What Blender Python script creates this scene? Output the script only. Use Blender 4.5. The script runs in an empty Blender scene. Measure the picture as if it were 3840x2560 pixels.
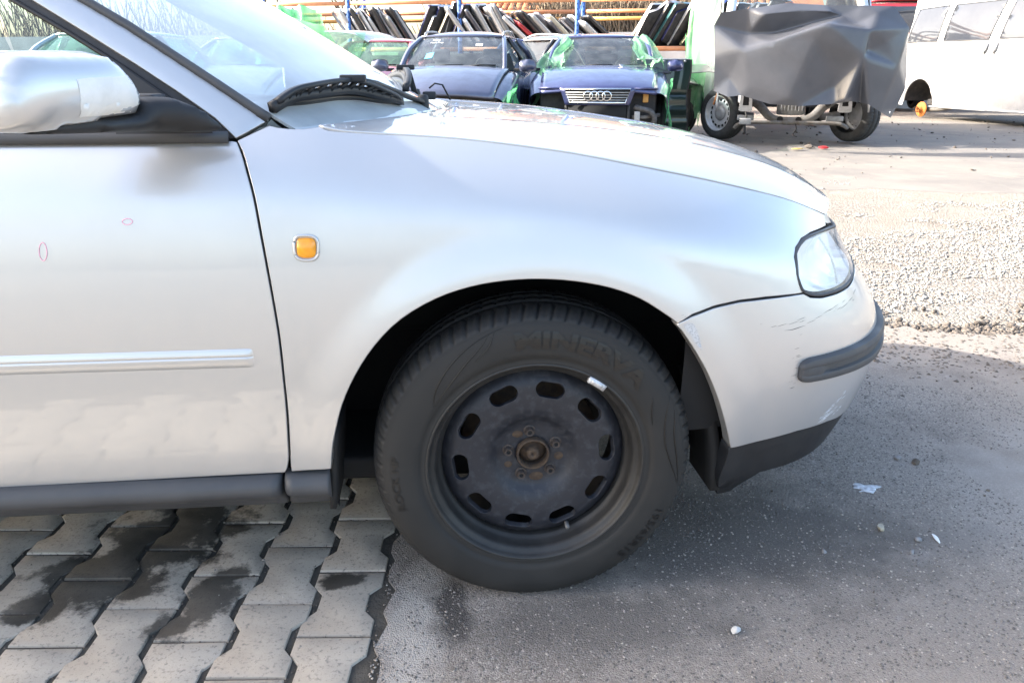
import bpy, bmesh, math, random
import numpy as np
from mathutils import Vector, Matrix
from mathutils.geometry import delaunay_2d_cdt

R = math.radians
scene = bpy.context.scene
COL = scene.collection

# ---------------------------------------------------------------- camera
cam_d = bpy.data.cameras.new('camera'); cam = bpy.data.objects.new('camera', cam_d); COL.objects.link(cam)
cam.location = (0, 0, 1.03); cam.rotation_euler = (R(90-19.7), 0, R(-5))
cam_d.sensor_width = 36; cam_d.lens = 27.245; cam_d.clip_start = .02; cam_d.clip_end = 900
scene.camera = cam
# ---------------------------------------------------------------- light
SUN_EL, SUN_AZ = R(28.5), R(-76.5)         # azimuth from +y towards +x
sd = Vector((math.sin(SUN_AZ)*math.cos(SUN_EL), math.cos(SUN_AZ)*math.cos(SUN_EL), math.sin(SUN_EL)))
w = bpy.data.worlds.new('World'); scene.world = w; w.use_nodes = True
nt = w.node_tree; bg = nt.nodes['Background']
sky = nt.nodes.new('ShaderNodeTexSky'); sky.sky_type = 'NISHITA'; sky.sun_disc = False
sky.sun_elevation = SUN_EL; sky.sun_rotation = SUN_AZ
sky.air_density = 1.0; sky.dust_density = 3.4; sky.ozone_density = .25
nt.links.new(sky.outputs[0], bg.inputs[0]); bg.inputs[1].default_value = .15
sun_d = bpy.data.lights.new('sun', 'SUN'); sun_d.energy = 3.2; sun_d.angle = R(.55); sun_d.color = (1, .95, .87)
sun = bpy.data.objects.new('sun', sun_d); COL.objects.link(sun); sun.location = (-8, 24, 18)
sun.rotation_euler = sd.to_track_quat('Z', 'Y').to_euler()
vs = scene.view_settings; vs.view_transform = 'Standard'; vs.look = 'None'; vs.gamma = 1; vs.exposure = 2.22
scene.cycles.max_bounces = 8; scene.cycles.transparent_max_bounces = 16
scene.cycles.caustics_reflective = False; scene.cycles.caustics_refractive = False

# ---------------------------------------------------------------- materials
MATS = {}
def mat(name, col=(.5,.5,.5), rough=.5, metal=0., coat=0., spec=.5, col2=None, vscale=8., vlow=.4, vhigh=.65, bump=0., bscale=150., bdist=.002, emit=None, rvar=0., detail=6., obj_co=False):
    """procedural Principled material: colour mixed by noise towards col2, optional fine bump and roughness wear"""
    m = bpy.data.materials.new(name); m.use_nodes = True; t = m.node_tree; N = t.nodes; L = t.links
    b = N['Principled BSDF']
    b.inputs['Base Color'].default_value = (*col, 1); b.inputs['Roughness'].default_value = rough
    b.inputs['Metallic'].default_value = metal; b.inputs['Coat Weight'].default_value = coat
    b.inputs['Coat Roughness'].default_value = .03; b.inputs['Specular IOR Level'].default_value = spec
    co = N.new('ShaderNodeTexCoord').outputs['Object'] if obj_co else N.new('ShaderNodeNewGeometry').outputs['Position']
    if col2 is not None or rvar:
        n = N.new('ShaderNodeTexNoise'); n.inputs['Scale'].default_value = vscale; n.inputs['Detail'].default_value = detail
        n.inputs['Roughness'].default_value = .62; L.new(co, n.inputs['Vector'])
        r = N.new('ShaderNodeMapRange'); r.inputs['From Min'].default_value = vlow; r.inputs['From Max'].default_value = vhigh
        L.new(n.outputs[0], r.inputs['Value'])
        if col2 is not None:
            x = N.new('ShaderNodeMix'); x.data_type = 'RGBA'
            x.inputs['A'].default_value = (*col, 1); x.inputs['B'].default_value = (*col2, 1)
            L.new(r.outputs[0], x.inputs['Factor']); L.new(x.outputs['Result'], b.inputs['Base Color'])
        if rvar:
            q = N.new('ShaderNodeMapRange'); q.inputs['To Min'].default_value = rough; q.inputs['To Max'].default_value = min(1, rough+rvar)
            L.new(r.outputs[0], q.inputs['Value']); L.new(q.outputs[0], b.inputs['Roughness'])
    if bump:
        n2 = N.new('ShaderNodeTexNoise'); n2.inputs['Scale'].default_value = bscale; n2.inputs['Detail'].default_value = 4
        L.new(co, n2.inputs['Vector'])
        bp = N.new('ShaderNodeBump'); bp.inputs['Strength'].default_value = bump; bp.inputs['Distance'].default_value = bdist
        L.new(n2.outputs[0], bp.inputs['Height']); L.new(bp.outputs[0], b.inputs['Normal'])
    MATS[name] = m; return m
def glass(name, tint=(.8,.88,.86), body=.0, bodycol=(.5,.55,.58), ior=1.5, rough=.0):
    """thin pane: see-through with mirror reflection that grows at grazing angles, plus a film of dust"""
    m = bpy.data.materials.new(name); m.use_nodes = True; t = m.node_tree; N = t.nodes; L = t.links
    N.remove(N['Principled BSDF']); out = N['Material Output']
    tr = N.new('ShaderNodeBsdfTransparent'); tr.inputs[0].default_value = (*tint, 1)
    gl = N.new('ShaderNodeBsdfGlossy'); gl.inputs['Roughness'].default_value = rough; gl.inputs[0].default_value = (1,1,1,1)
    fr = N.new('ShaderNodeFresnel'); bi = N.new('ShaderNodeMapRange'); bi.inputs['To Min'].default_value = ior; bi.inputs['To Max'].default_value = 1/ior   # both sides of a thin pane reflect alike
    L.new(N.new('ShaderNodeNewGeometry').outputs['Backfacing'], bi.inputs['Value']); L.new(bi.outputs[0], fr.inputs[0])
    df = N.new('ShaderNodeBsdfDiffuse'); df.inputs[0].default_value = (*bodycol, 1)
    ns = N.new('ShaderNodeTexNoise'); ns.inputs['Scale'].default_value = 6; ns.inputs['Detail'].default_value = 5
    L.new(N.new('ShaderNodeNewGeometry').outputs['Position'], ns.inputs['Vector'])
    mr = N.new('ShaderNodeMapRange'); mr.inputs['From Min'].default_value = .3; mr.inputs['From Max'].default_value = .75
    mr.inputs['To Min'].default_value = body*.6; mr.inputs['To Max'].default_value = body*1.5
    L.new(ns.outputs[0], mr.inputs['Value'])
    # a film of dust looks denser the longer the line of sight through it: 1-exp(-k/cos)
    lw = N.new('ShaderNodeLayerWeight'); lw.inputs[0].default_value = .5; cs = N.new('ShaderNodeMath'); cs.operation = 'SUBTRACT'; cs.inputs[0].default_value = 1.04; L.new(lw.outputs['Facing'], cs.inputs[1])
    dv = N.new('ShaderNodeMath'); dv.operation = 'DIVIDE'; L.new(mr.outputs[0], dv.inputs[0]); L.new(cs.outputs[0], dv.inputs[1])
    ng = N.new('ShaderNodeMath'); ng.operation = 'MULTIPLY'; ng.inputs[1].default_value = -1.; L.new(dv.outputs[0], ng.inputs[0]); ep = N.new('ShaderNodeMath'); ep.operation = 'EXPONENT'; L.new(ng.outputs[0], ep.inputs[0])
    om = N.new('ShaderNodeMath'); om.operation = 'SUBTRACT'; om.inputs[0].default_value = 1.; L.new(ep.outputs[0], om.inputs[1])
    m0 = N.new('ShaderNodeMixShader'); L.new(om.outputs[0], m0.inputs[0]); L.new(tr.outputs[0], m0.inputs[1]); L.new(df.outputs[0], m0.inputs[2])
    m1 = N.new('ShaderNodeMixShader'); L.new(fr.outputs[0], m1.inputs[0]); L.new(m0.outputs[0], m1.inputs[1]); L.new(gl.outputs[0], m1.inputs[2])
    L.new(m1.outputs[0], out.inputs[0]); MATS[name] = m; return m
def M(n): return MATS[n]

# ---------------------------------------------------------------- mesh helpers
def tag(o, label=None, cat=None, group=None, kind=None):
    if label: o['label'] = label
    if cat: o['category'] = cat
    if group: o['group'] = group
    if kind: o['kind'] = kind
    return o
def empty(name, loc, label, cat, group=None, rz=0., rot=None):
    o = bpy.data.objects.new(name, None); COL.objects.link(o); o.location = loc
    o.rotation_euler = rot if rot else (0, 0, rz); o.empty_display_size = .2
    return tag(o, label, cat, group)
def obj(name, V, F, m, parent=None, smooth=True, normals=None, world=False, sharp=None):
    V = np.asarray(V, float).reshape(-1, 3)
    if world and parent is not None:
        p = parent; off = Vector(p.location)
        while p.parent: p = p.parent; off = off+p.location
        V = V-np.array(off)
    me = bpy.data.meshes.new(name); me.from_pydata([tuple(v) for v in V], [], [tuple(int(i) for i in f) for f in F])
    me.validate(clean_customdata=False)
    if m is not None: me.materials.append(m if not isinstance(m, str) else MATS[m])
    if smooth:
        me.polygons.foreach_set('use_smooth', np.ones(len(me.polygons), bool))
        if sharp: me.set_sharp_from_angle(angle=R(sharp))
    if normals is not None and len(me.vertices) == len(normals):
        me.normals_split_custom_set_from_vertices([tuple(n) for n in normals])
    me.update()
    o = bpy.data.objects.new(name, me); COL.objects.link(o)
    if parent is not None: o.parent = parent
    return o
class MB:
    """collects shapes into one mesh"""
    def __init__(s): s.V = []; s.F = []
    def add(s, V, F, T=None):
        n = len(s.V)
        for v in V: s.V.append(tuple(T @ Vector(v)) if T is not None else tuple(v))
        for f in F: s.F.append([i+n for i in f])
        return s
    def obj(s, name, m, parent=None, **k): return obj(name, s.V, s.F, m, parent, **k)
def box(c, d, bev=0.):
    """box with centre c, size d; bev chamfers every edge"""
    bm = bmesh.new(); bmesh.ops.create_cube(bm, size=1)
    for v in bm.verts: v.co = Vector((v.co.x*d[0], v.co.y*d[1], v.co.z*d[2]))
    if bev: bmesh.ops.bevel(bm, geom=bm.edges[:], offset=bev, segments=2, affect='EDGES', profile=.6)
    V = [(v.co.x+c[0], v.co.y+c[1], v.co.z+c[2]) for v in bm.verts]; bm.verts.index_update()
    F = [[v.index for v in f.verts] for f in bm.faces]; bm.free(); return V, F
def frame_path(P):
    P = [Vector(p) for p in P]; out = []; up = Vector((0, 0, 1))
    for i, p in enumerate(P):
        t = (P[min(i+1, len(P)-1)]-P[max(i-1, 0)]).normalized()
        if abs(t.dot(up)) > .95: up2 = Vector((0, 1, 0))
        else: up2 = up
        a = t.cross(up2).normalized(); b = a.cross(t).normalized(); out.append((p, a, b))
    return out
def sweep(P, prof, closed=False, cap=True):
    """profile [(a,b)] (closed loop) swept along path P; a = sideways, b = up; prof may be a function of index"""
    fr = frame_path(P); V = []; F = []; n = None
    for i, (p, a, b) in enumerate(fr):
        pr = prof(i, i/(len(fr)-1)) if callable(prof) else prof
        n = len(pr)
        for (u, v) in pr: V.append(tuple(p+a*u+b*v))
    for i in range(len(fr)-1):
        for j in range(n): F.append([i*n+j, i*n+(j+1) % n, (i+1)*n+(j+1) % n, (i+1)*n+j])
    if cap: F.append(list(range(n))[::-1]); F.append([(len(fr)-1)*n+j for j in range(n)])
    return V, F
def circ(r, n=8, r2=None): return [(r*math.cos(2*math.pi*i/n), (r2 or r)*math.sin(2*math.pi*i/n)) for i in range(n)]
def tube(P, r, n=8): return sweep(P, (lambda i, t: circ(r(t), n)) if callable(r) else circ(r, n))
def grid(fn, ns, nt_, flip=False):
    V = []; F = []
    for i in range(ns):
        for j in range(nt_): V.append(tuple(fn(i/(ns-1), j/(nt_-1))))
    for i in range(ns-1):
        for j in range(nt_-1):
            a = i*nt_+j; q = [a, a+1, a+nt_+1, a+nt_]; F.append(q[::-1] if flip else q)
    return V, F
def thick(V, F, d):
    """gives an open sheet a back side at distance d along its normals and closes the rim"""
    V = np.asarray(V, float); n = len(V); N = np.zeros_like(V)
    for f in F:
        p = V[f]; nn = np.cross(p[1]-p[0], p[2]-p[0])
        if len(f) > 3: nn = nn+np.cross(p[2]-p[0], p[3]-p[0])
        N[f] += nn
    N /= np.maximum(np.linalg.norm(N, axis=1, keepdims=True), 1e-12)
    W = np.concatenate([V, V-N*d]); E = {}
    G = [list(f) for f in F]+[[i+n for i in f[::-1]] for f in F]
    for f in F:
        for a, b in zip(f, list(f[1:])+[f[0]]):
            if (b, a) in E: del E[(b, a)]
            else: E[(a, b)] = 1
    for a, b in E: G.append([b, a, a+n, b+n])
    return [tuple(x) for x in W], G
def lathe(prof, n=48, axis='y', a0=0., a1=2*math.pi):
    """prof [(r, h)] turned round an axis"""
    V = []; F = []; full = abs(a1-a0-2*math.pi) < 1e-6; m = n if full else n+1
    for i in range(m):
        a = a0+(a1-a0)*i/n; s, c = math.sin(a), math.cos(a)
        for r, h in prof:
            V.append((r*s, h, r*c) if axis == 'y' else (r*c, r*s, h) if axis == 'z' else (h, r*s, r*c))
    k = len(prof)
    for i in range(n):
        for j in range(k-1):
            a = i*k+j; b = ((i+1) % m)*k+j; F.append([a, b, b+1, a+1])
    return V, F
def inpoly(P, poly):
    P = np.asarray(P); x, y = P[:, 0], P[:, 1]; r = np.zeros(len(P), bool); n = len(poly)
    for i in range(n):
        x1, y1 = poly[i]; x2, y2 = poly[(i+1) % n]
        if y1 == y2: continue
        c = ((y1 > y) != (y2 > y)) & (x < (x2-x1)*(y-y1)/(y2-y1)+x1); r ^= c
    return r
def resample(poly, step, closed=True):
    P = [np.array(p, float) for p in poly]; out = []
    for i in range(len(P) if closed else len(P)-1):
        a, b = P[i], P[(i+1) % len(P)]; k = max(1, int(np.ceil(np.linalg.norm(b-a)/step)))
        for j in range(k): out.append(tuple(a+(b-a)*j/k))
    if not closed: out.append(tuple(P[-1]))
    return out
def spline(pts, k=6, closed=False):
    """Catmull-Rom through the points"""
    P = [np.array(p, float) for p in pts]; n = len(P); out = []
    for i in range(n if closed else n-1):
        p1, p2 = P[i], P[(i+1) % n]; p0 = P[i-1] if (closed or i > 0) else 2*p1-p2; p3 = P[(i+2) % n] if (closed or i+2 < n) else 2*p2-p1
        for j in range(k):
            t = j/k; out.append(tuple(.5*((2*p1)+(-p0+p2)*t+(2*p0-5*p1+4*p2-p3)*t*t+(-p0+3*p1-3*p2+p3)*t**3)))
    if not closed: out.append(tuple(P[-1]))
    return out
def offset_poly(poly, d):
    P = np.array(poly, float); n = len(P)
    area = .5*np.sum(P[:, 0]*np.roll(P[:, 1], -1)-np.roll(P[:, 0], -1)*P[:, 1]); s = 1 if area > 0 else -1
    e1 = P-np.roll(P, 1, 0); e2 = np.roll(P, -1, 0)-P
    t = e1/np.maximum(np.linalg.norm(e1, axis=1, keepdims=True), 1e-9)+e2/np.maximum(np.linalg.norm(e2, axis=1, keepdims=True), 1e-9)
    t /= np.maximum(np.linalg.norm(t, axis=1, keepdims=True), 1e-9)
    nrm = np.stack([-t[:, 1], t[:, 0]], 1)*s
    return [tuple(p) for p in P+nrm*d]
def fill2d(outline, holes=(), step=.02, bstep=None):
    """triangulates an outline (with holes) with inner points; returns pts, tris, loops of boundary indices"""
    bstep = bstep or step
    loops = [resample(outline, bstep)]+[resample(h, bstep) for h in holes]
    pts = []; edges = []; idx = []
    for l in loops:
        n0 = len(pts); pts += l; idx.append(list(range(n0, n0+len(l))))
        edges += [(n0+i, n0+(i+1) % len(l)) for i in range(len(l))]
    A = np.array(outline); lo, hi = A.min(0), A.max(0); g = []
    r = 0; y = lo[1]+step*.5
    while y < hi[1]:
        x = lo[0]+(step*.5 if r % 2 else 0)
        while x < hi[0]: g.append((x, y)); x += step
        y += step*.87; r += 1
    if g:
        g = np.array(g); k = inpoly(g, outline)
        for h in holes: k &= ~inpoly(g, h)
        g = g[k]; B = np.array(pts)
        if len(g):
            k = np.ones(len(g), bool)
            for i in range(0, len(g), 500):
                d = np.sqrt(((g[i:i+500, None]-B[None])**2).sum(-1)).min(1); k[i:i+500] = d > step*.45
            pts += [tuple(p) for p in g[k]]
    vs_, es_, fs_, ov, oe, of = delaunay_2d_cdt([Vector(p) for p in pts], edges, [], 0, 1e-7)
    V = np.array([tuple(v) for v in vs_]); mp = {}
    for i, l in enumerate(ov):
        for j in l: mp[j] = i
    Fc = np.array([f for f in fs_ if len(f) == 3]); c = V[Fc].mean(1); k = inpoly(c, outline)
    for h in holes: k &= ~inpoly(c, h)
    loops_i = [[mp[i] for i in l] for l in idx]
    return V, [list(f) for f in Fc[k]], loops_i
def panel(name, outline, fn, fnn, m, parent, step=.02, holes=(), lip=.018, inset=.0, world=True, edge=.0022, mirror=False):
    """body panel on the surface fn(u,v): exact normals, rounded folded-in edge so that the gap between panels is real"""
    if inset: outline = offset_poly(outline, inset)
    P, F, loops = fill2d(outline, holes, step, min(step, .012))
    V = fn(P[:, 0], P[:, 1]); Nn = fnn(P[:, 0], P[:, 1])
    c = V[F[0]]; fl = np.dot(np.cross(c[1]-c[0], c[2]-c[0]), Nn[F[0][0]]) < 0
    F = [f[::-1] if fl else f for f in F]
    V = list(V); Nl = list(Nn)
    for li, l in enumerate(loops):
        n = len(l); B = np.array([V[i] for i in l]); nn = np.array([Nl[i] for i in l])
        t = np.roll(B, -1, 0)-np.roll(B, 1, 0); t /= np.maximum(np.linalg.norm(t, axis=1, keepdims=True), 1e-9)
        o = np.cross(t, nn)
        P2 = P[l]; a = .5*np.sum(P2[:, 0]*np.roll(P2[:, 1], -1)-np.roll(P2[:, 0], -1)*P2[:, 1])
        c0 = np.cross(fn(P2[:1, 0]+1e-3, P2[:1, 1])-fn(P2[:1, 0], P2[:1, 1]), fn(P2[:1, 0], P2[:1, 1]+1e-3)-fn(P2[:1, 0], P2[:1, 1]))[0]
        sg = (1 if a > 0 else -1)*(1 if np.dot(c0, nn[0]) > 0 else -1)*(1 if li == 0 else -1)*(1 if (li == 0) else 1)
        if li > 0: sg = (1 if a > 0 else -1)*(1 if np.dot(c0, nn[0]) > 0 else -1)*-1
        o = o*sg
        rings = [l]
        for k, (dz, do, mix) in enumerate([(edge*.3, edge*.7, .7), (edge, edge, 1.), (lip, edge, 1.)]):
            s = len(V); V += list(B-nn*dz+o*do); nrm = nn*(1-mix)+o*mix
            Nl += list(nrm/np.linalg.norm(nrm, axis=1, keepdims=True)); rings.append(list(range(s, s+n)))
        for a_, b_ in zip(rings[:-1], rings[1:]):
            for i in range(n):
                q = [a_[i], a_[(i+1) % n], b_[(i+1) % n], b_[i]]
                p = np.array([V[j] for j in q]); fn_ = np.cross(p[1]-p[0], p[2]-p[0])+np.cross(p[2]-p[0], p[3]-p[0])
                if np.dot(fn_, Nl[q[3]]+Nl[q[0]]) < 0: q = q[::-1]
                F.append(q)
    V = np.array(V); Nl = np.array(Nl)
    if mirror:
        n = len(V); V2 = V.copy(); V2[:, 1] = 2*YC-V2[:, 1]; N2 = Nl.copy(); N2[:, 1] *= -1
        V = np.concatenate([V, V2]); Nl = np.concatenate([Nl, N2]); F = F+[[i+n for i in f[::-1]] for f in F]
    return obj(name, V, F, m, parent, normals=Nl, world=world)
def inflate(outline, step, height, power=.5, iters=300):
    """puffs a flat outline up like a cushion; returns 2d points, height, faces, boundary loop"""
    P, F, loops = fill2d(outline, (), step)
    n = len(P); nb = [set() for _ in range(n)]
    for a, b, c in F: nb[a] |= {b, c}; nb[b] |= {a, c}; nb[c] |= {a, b}
    bd = np.zeros(n, bool); bd[loops[0]] = True; h = np.zeros(n)
    I = np.concatenate([np.full(len(s), i) for i, s in enumerate(nb)]); J = np.concatenate([np.array(list(s), int) for s in nb])
    deg = np.maximum(np.bincount(I, minlength=n), 1)
    for _ in range(iters):
        h = np.bincount(I, weights=h[J], minlength=n)/deg+step*step; h[bd] = 0
    h = np.maximum(h, 0); h = (h/h.max())**power*height
    return P, h, F, loops[0]
def copy_tree(o, parent=None):
    c = o.copy(); COL.objects.link(c); c.parent = parent
    for ch in o.children: copy_tree(ch, c)
    return c
def text_mesh(txt, size=1., bold=0.):
    cu = bpy.data.curves.new('lettering', 'FONT'); cu.body = txt; cu.size = size; cu.offset = bold; cu.resolution_u = 3
    o = bpy.data.objects.new('lettering', cu); COL.objects.link(o)
    dg = bpy.context.evaluated_depsgraph_get(); me = o.evaluated_get(dg).to_mesh()
    V = np.array([tuple(v.co) for v in me.vertices]).reshape(-1, 3); F = [list(p.vertices) for p in me.polygons]
    o.evaluated_get(dg).to_mesh_clear(); bpy.data.objects.remove(o); bpy.data.curves.remove(cu)
    return V, F
def fine(V, F, l):
    """cuts long edges so that flat lettering can follow a curved wall"""
    bm = bmesh.new(); vs2 = [bm.verts.new(tuple(v)) for v in V]
    for f in F:
        try: bm.faces.new([vs2[i] for i in f])
        except ValueError: pass
    bmesh.ops.triangulate(bm, faces=bm.faces[:])
    for _ in range(5):
        e = [x for x in bm.edges if x.calc_length() > l]
        if not e: break
        bmesh.ops.subdivide_edges(bm, edges=e, cuts=1, use_grid_fill=False); bmesh.ops.triangulate(bm, faces=bm.faces[:])
    bm.verts.index_update(); V = np.array([tuple(v.co) for v in bm.verts]); F = [[v.index for v in f.verts] for f in bm.faces]; bm.free(); return V, F
rng = random.Random(7); nrg = np.random.default_rng(7)
# ---------------------------------------------------------------- materials of the place
mat('silver_paint', (.55,.55,.55), .34, .62, coat=1., col2=(.525,.525,.523), vscale=3, rvar=.06)
mat('trim_black', (.0085,.0092,.011), .5, col2=(.015,.016,.0185), vscale=12, rvar=.15, bump=.15, bscale=900, bdist=.0004)
mat('trim_grey', (.045,.047,.052), .48, col2=(.062,.063,.067), vscale=10, rvar=.2, bump=.15, bscale=900, bdist=.0004)
mat('seal_rubber', (.018,.019,.022), .55, col2=(.032,.032,.036), vscale=25)
mat('inner_dark', (.012,.012,.013), .9)
mat('liner_black', (.009,.009,.0095), .8, col2=(.014,.0135,.013), vscale=9, bump=.3, bscale=60)
mat('tyre_rubber', (.0125,.0122,.0118), .72, col2=(.020,.019,.0178), vscale=14, bump=.1, bscale=500, bdist=.0005, rvar=.1)
mat('tyre_tread', (.010,.010,.011), .65, col2=(.018,.0175,.0165), vscale=30, bump=.2, bscale=300, bdist=.0006)
mat('tyre_print', (.0035,.0035,.004), .4, col2=(.006,.006,.006), vscale=40)
mat('steel_black', (.017,.019,.026), .5, .15, col2=(.042,.044,.052), vscale=60, vlow=.5, vhigh=.68, rvar=.2, bump=.1, bscale=250, bdist=.0005)
mat('rim_dirt', (.021,.0205,.020), .55, col2=(.012,.0118,.0118), vscale=25, bump=.1, bscale=200)
mat('rust', (.045,.030,.022), .85, col2=(.085,.055,.032), vscale=60, bump=.4, bscale=300, bdist=.001)
mat('rust_orange', (.55,.19,.035), .85, col2=(.32,.10,.03), vscale=14, bump=.4, bscale=120, bdist=.002)
mat('bolt_steel', (.05,.043,.04), .65, .3, col2=(.075,.055,.045), vscale=200)
mat('weight_zinc', (.62,.62,.63), .4, .3, col2=(.45,.45,.46), vscale=80)
mat('orange_lens', (.90,.36,.008), .15, coat=.6, col2=(.85,.30,.005), vscale=90)
mat('plate_dull', (.16,.16,.16), .6, col2=(.10,.10,.10), vscale=60)
mat('pink_pen', (.95,.42,.58), .6, col2=(.9,.4,.55), vscale=200)
mat('chrome', (.8,.8,.81), .12, 1., col2=(.7,.7,.7), vscale=10)
mat('reflector', (.88,.88,.88), .22, .85, col2=(.8,.8,.8), vscale=20)
mat('lamp_white', (.90,.90,.89), .25, .1, col2=(.80,.80,.79), vscale=12)
mat('bulb_glass', (.8,.78,.72), .1, coat=1.)
mat('border_grey', (.13,.13,.155), .35, col2=(.18,.18,.20), vscale=6)  # black border greyed to stand in for sky mirrored in the glass
mat('scuff', (.38,.38,.38), .75, col2=(.55,.55,.55), vscale=260, vlow=.42, vhigh=.55)
mat('scratch_white', (.82,.83,.84), .6, col2=(.6,.6,.62), vscale=300)
mat('tape', (.78,.77,.74), .5, col2=(.7,.69,.66), vscale=30, bump=.3, bscale=60)
mat('seat_cloth', (.16,.165,.17), .9, col2=(.22,.22,.23), vscale=80)
mat('dash', (.10,.105,.11), .65, col2=(.13,.13,.135), vscale=60, bump=.2, bscale=500)
glass('screen_glass', (.80,.90,.86), .38, (.66,.69,.70))
glass('door_glass', (.62,.72,.74), .03, (.5,.55,.6))
glass('lens_clear', (.97,.97,.96), .05, (.9,.9,.89), ior=1.3)
# ---------------------------------------------------------------- silver car: body surface (metres)
YC = 2.165                      # centre line of the car; its near flank is at y = 1.30
X0 = .28                        # where the flank starts to curve round to the nose
NSE = 2.7
WX, WZ, RA = .161, .303, .384   # front wheel centre, wheel arch radius
ZK = np.array([.10,.22,.30,.38,.46,.54,.60,.66,.72,.80,.92])
XK = np.array([.97,1.036,1.067,1.09,1.092,1.056,1.0,.956,.92,.88,.84])
GX = np.array([-3.2,-.36,-.30,-.21,-.124,-.012,.065,.144,.225,.307,.392,.477,.575,.668,.748,.822,.95])
GZ = np.array([.935,.935,.935,.930,.9145,.9065,.900,.890,.878,.863,.8445,.826,.804,.7785,.752,.722,.66])
GY = np.array([1.405,1.405,1.405,1.408,1.41,1.415,1.42,1.425,1.43,1.435,1.445,1.46,1.478,1.505,1.545,1.60,1.72])
def smooth_tab(xk, yk, w=.02, n=2001):
    xs = np.linspace(xk[0], xk[-1], n); ys = np.interp(xs, xk, yk)
    k = max(3, int(w/(xs[1]-xs[0]))); ker = np.hanning(2*k+1); ker /= ker.sum()
    pad = np.concatenate([2*ys[0]-ys[k:0:-1], ys, 2*ys[-1]-ys[-2:-k-2:-1]])
    ys = np.convolve(pad, ker, 'valid')
    # C1 interpolation (Catmull-Rom) on the dense table
    h = xs[1]-xs[0]; m = np.gradient(ys, h)
    def f(x):
        x = np.clip(np.asarray(x, float), xs[0], xs[-1]-1e-9); i = ((x-xs[0])/h).astype(int); i = np.clip(i, 0, n-2)
        t = (x-xs[i])/h
        return ((2*t**3-3*t**2+1)*ys[i] + (t**3-2*t**2+t)*h*m[i] + (-2*t**3+3*t**2)*ys[i+1] + (t**3-t**2)*h*m[i+1])
    return f
f_xn = smooth_tab(ZK, XK, .07, 801)
f_gz = smooth_tab(GX, GZ, .10, 4001)
f_gy = smooth_tab(GX, GY, .10, 4001)
def base_y(z):
    return 1.30 + np.where(z > .55, (z-.55)**2/2.6, (z-.55)**2/2.4)
def plan(u, z):
    b = base_y(z); B = YC-b; L = f_xn(z)-X0
    al = np.clip((u-X0)/B, 0, math.pi/2)
    r = ((np.sin(al)/L)**NSE + (np.cos(al)/B)**NSE)**(-1/NSE)
    return np.where(u < X0, u, X0+r*np.sin(al)), np.where(u < X0, b, YC-r*np.cos(al))
def side(u, z):
    u = np.asarray(u, float); z = np.asarray(z, float)
    x, y = plan(u, z)
    gz = f_gz(x); gy = f_gy(x); h = .14
    pz = np.where(x < X0, base_y(gz), y + (base_y(gz)-base_y(z)))
    A = np.maximum(gy-pz, .01)
    t = np.clip((z-(gz-h))/h, 0, 1.25)
    y = y + A*t**2.3
    # soft flare round the wheel arch
    d = np.sqrt((x-WX)**2+(z-WZ)**2)-RA
    q = np.clip(1-d/.085, 0, 1); q2 = np.clip(1-d/.03, 0, 1)
    y = y - .010*q*q*(3-2*q)*np.where(z < .2, 0, 1)
    return np.stack([x, y, z+0*x], -1)
def side_n(u, z, e=.004):
    du = side(u+e, z)-side(u-e, z); dz = side(u, z+e)-side(u, z-e)
    n = np.cross(du, dz); return n/np.linalg.norm(n, axis=-1, keepdims=True)
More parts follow.
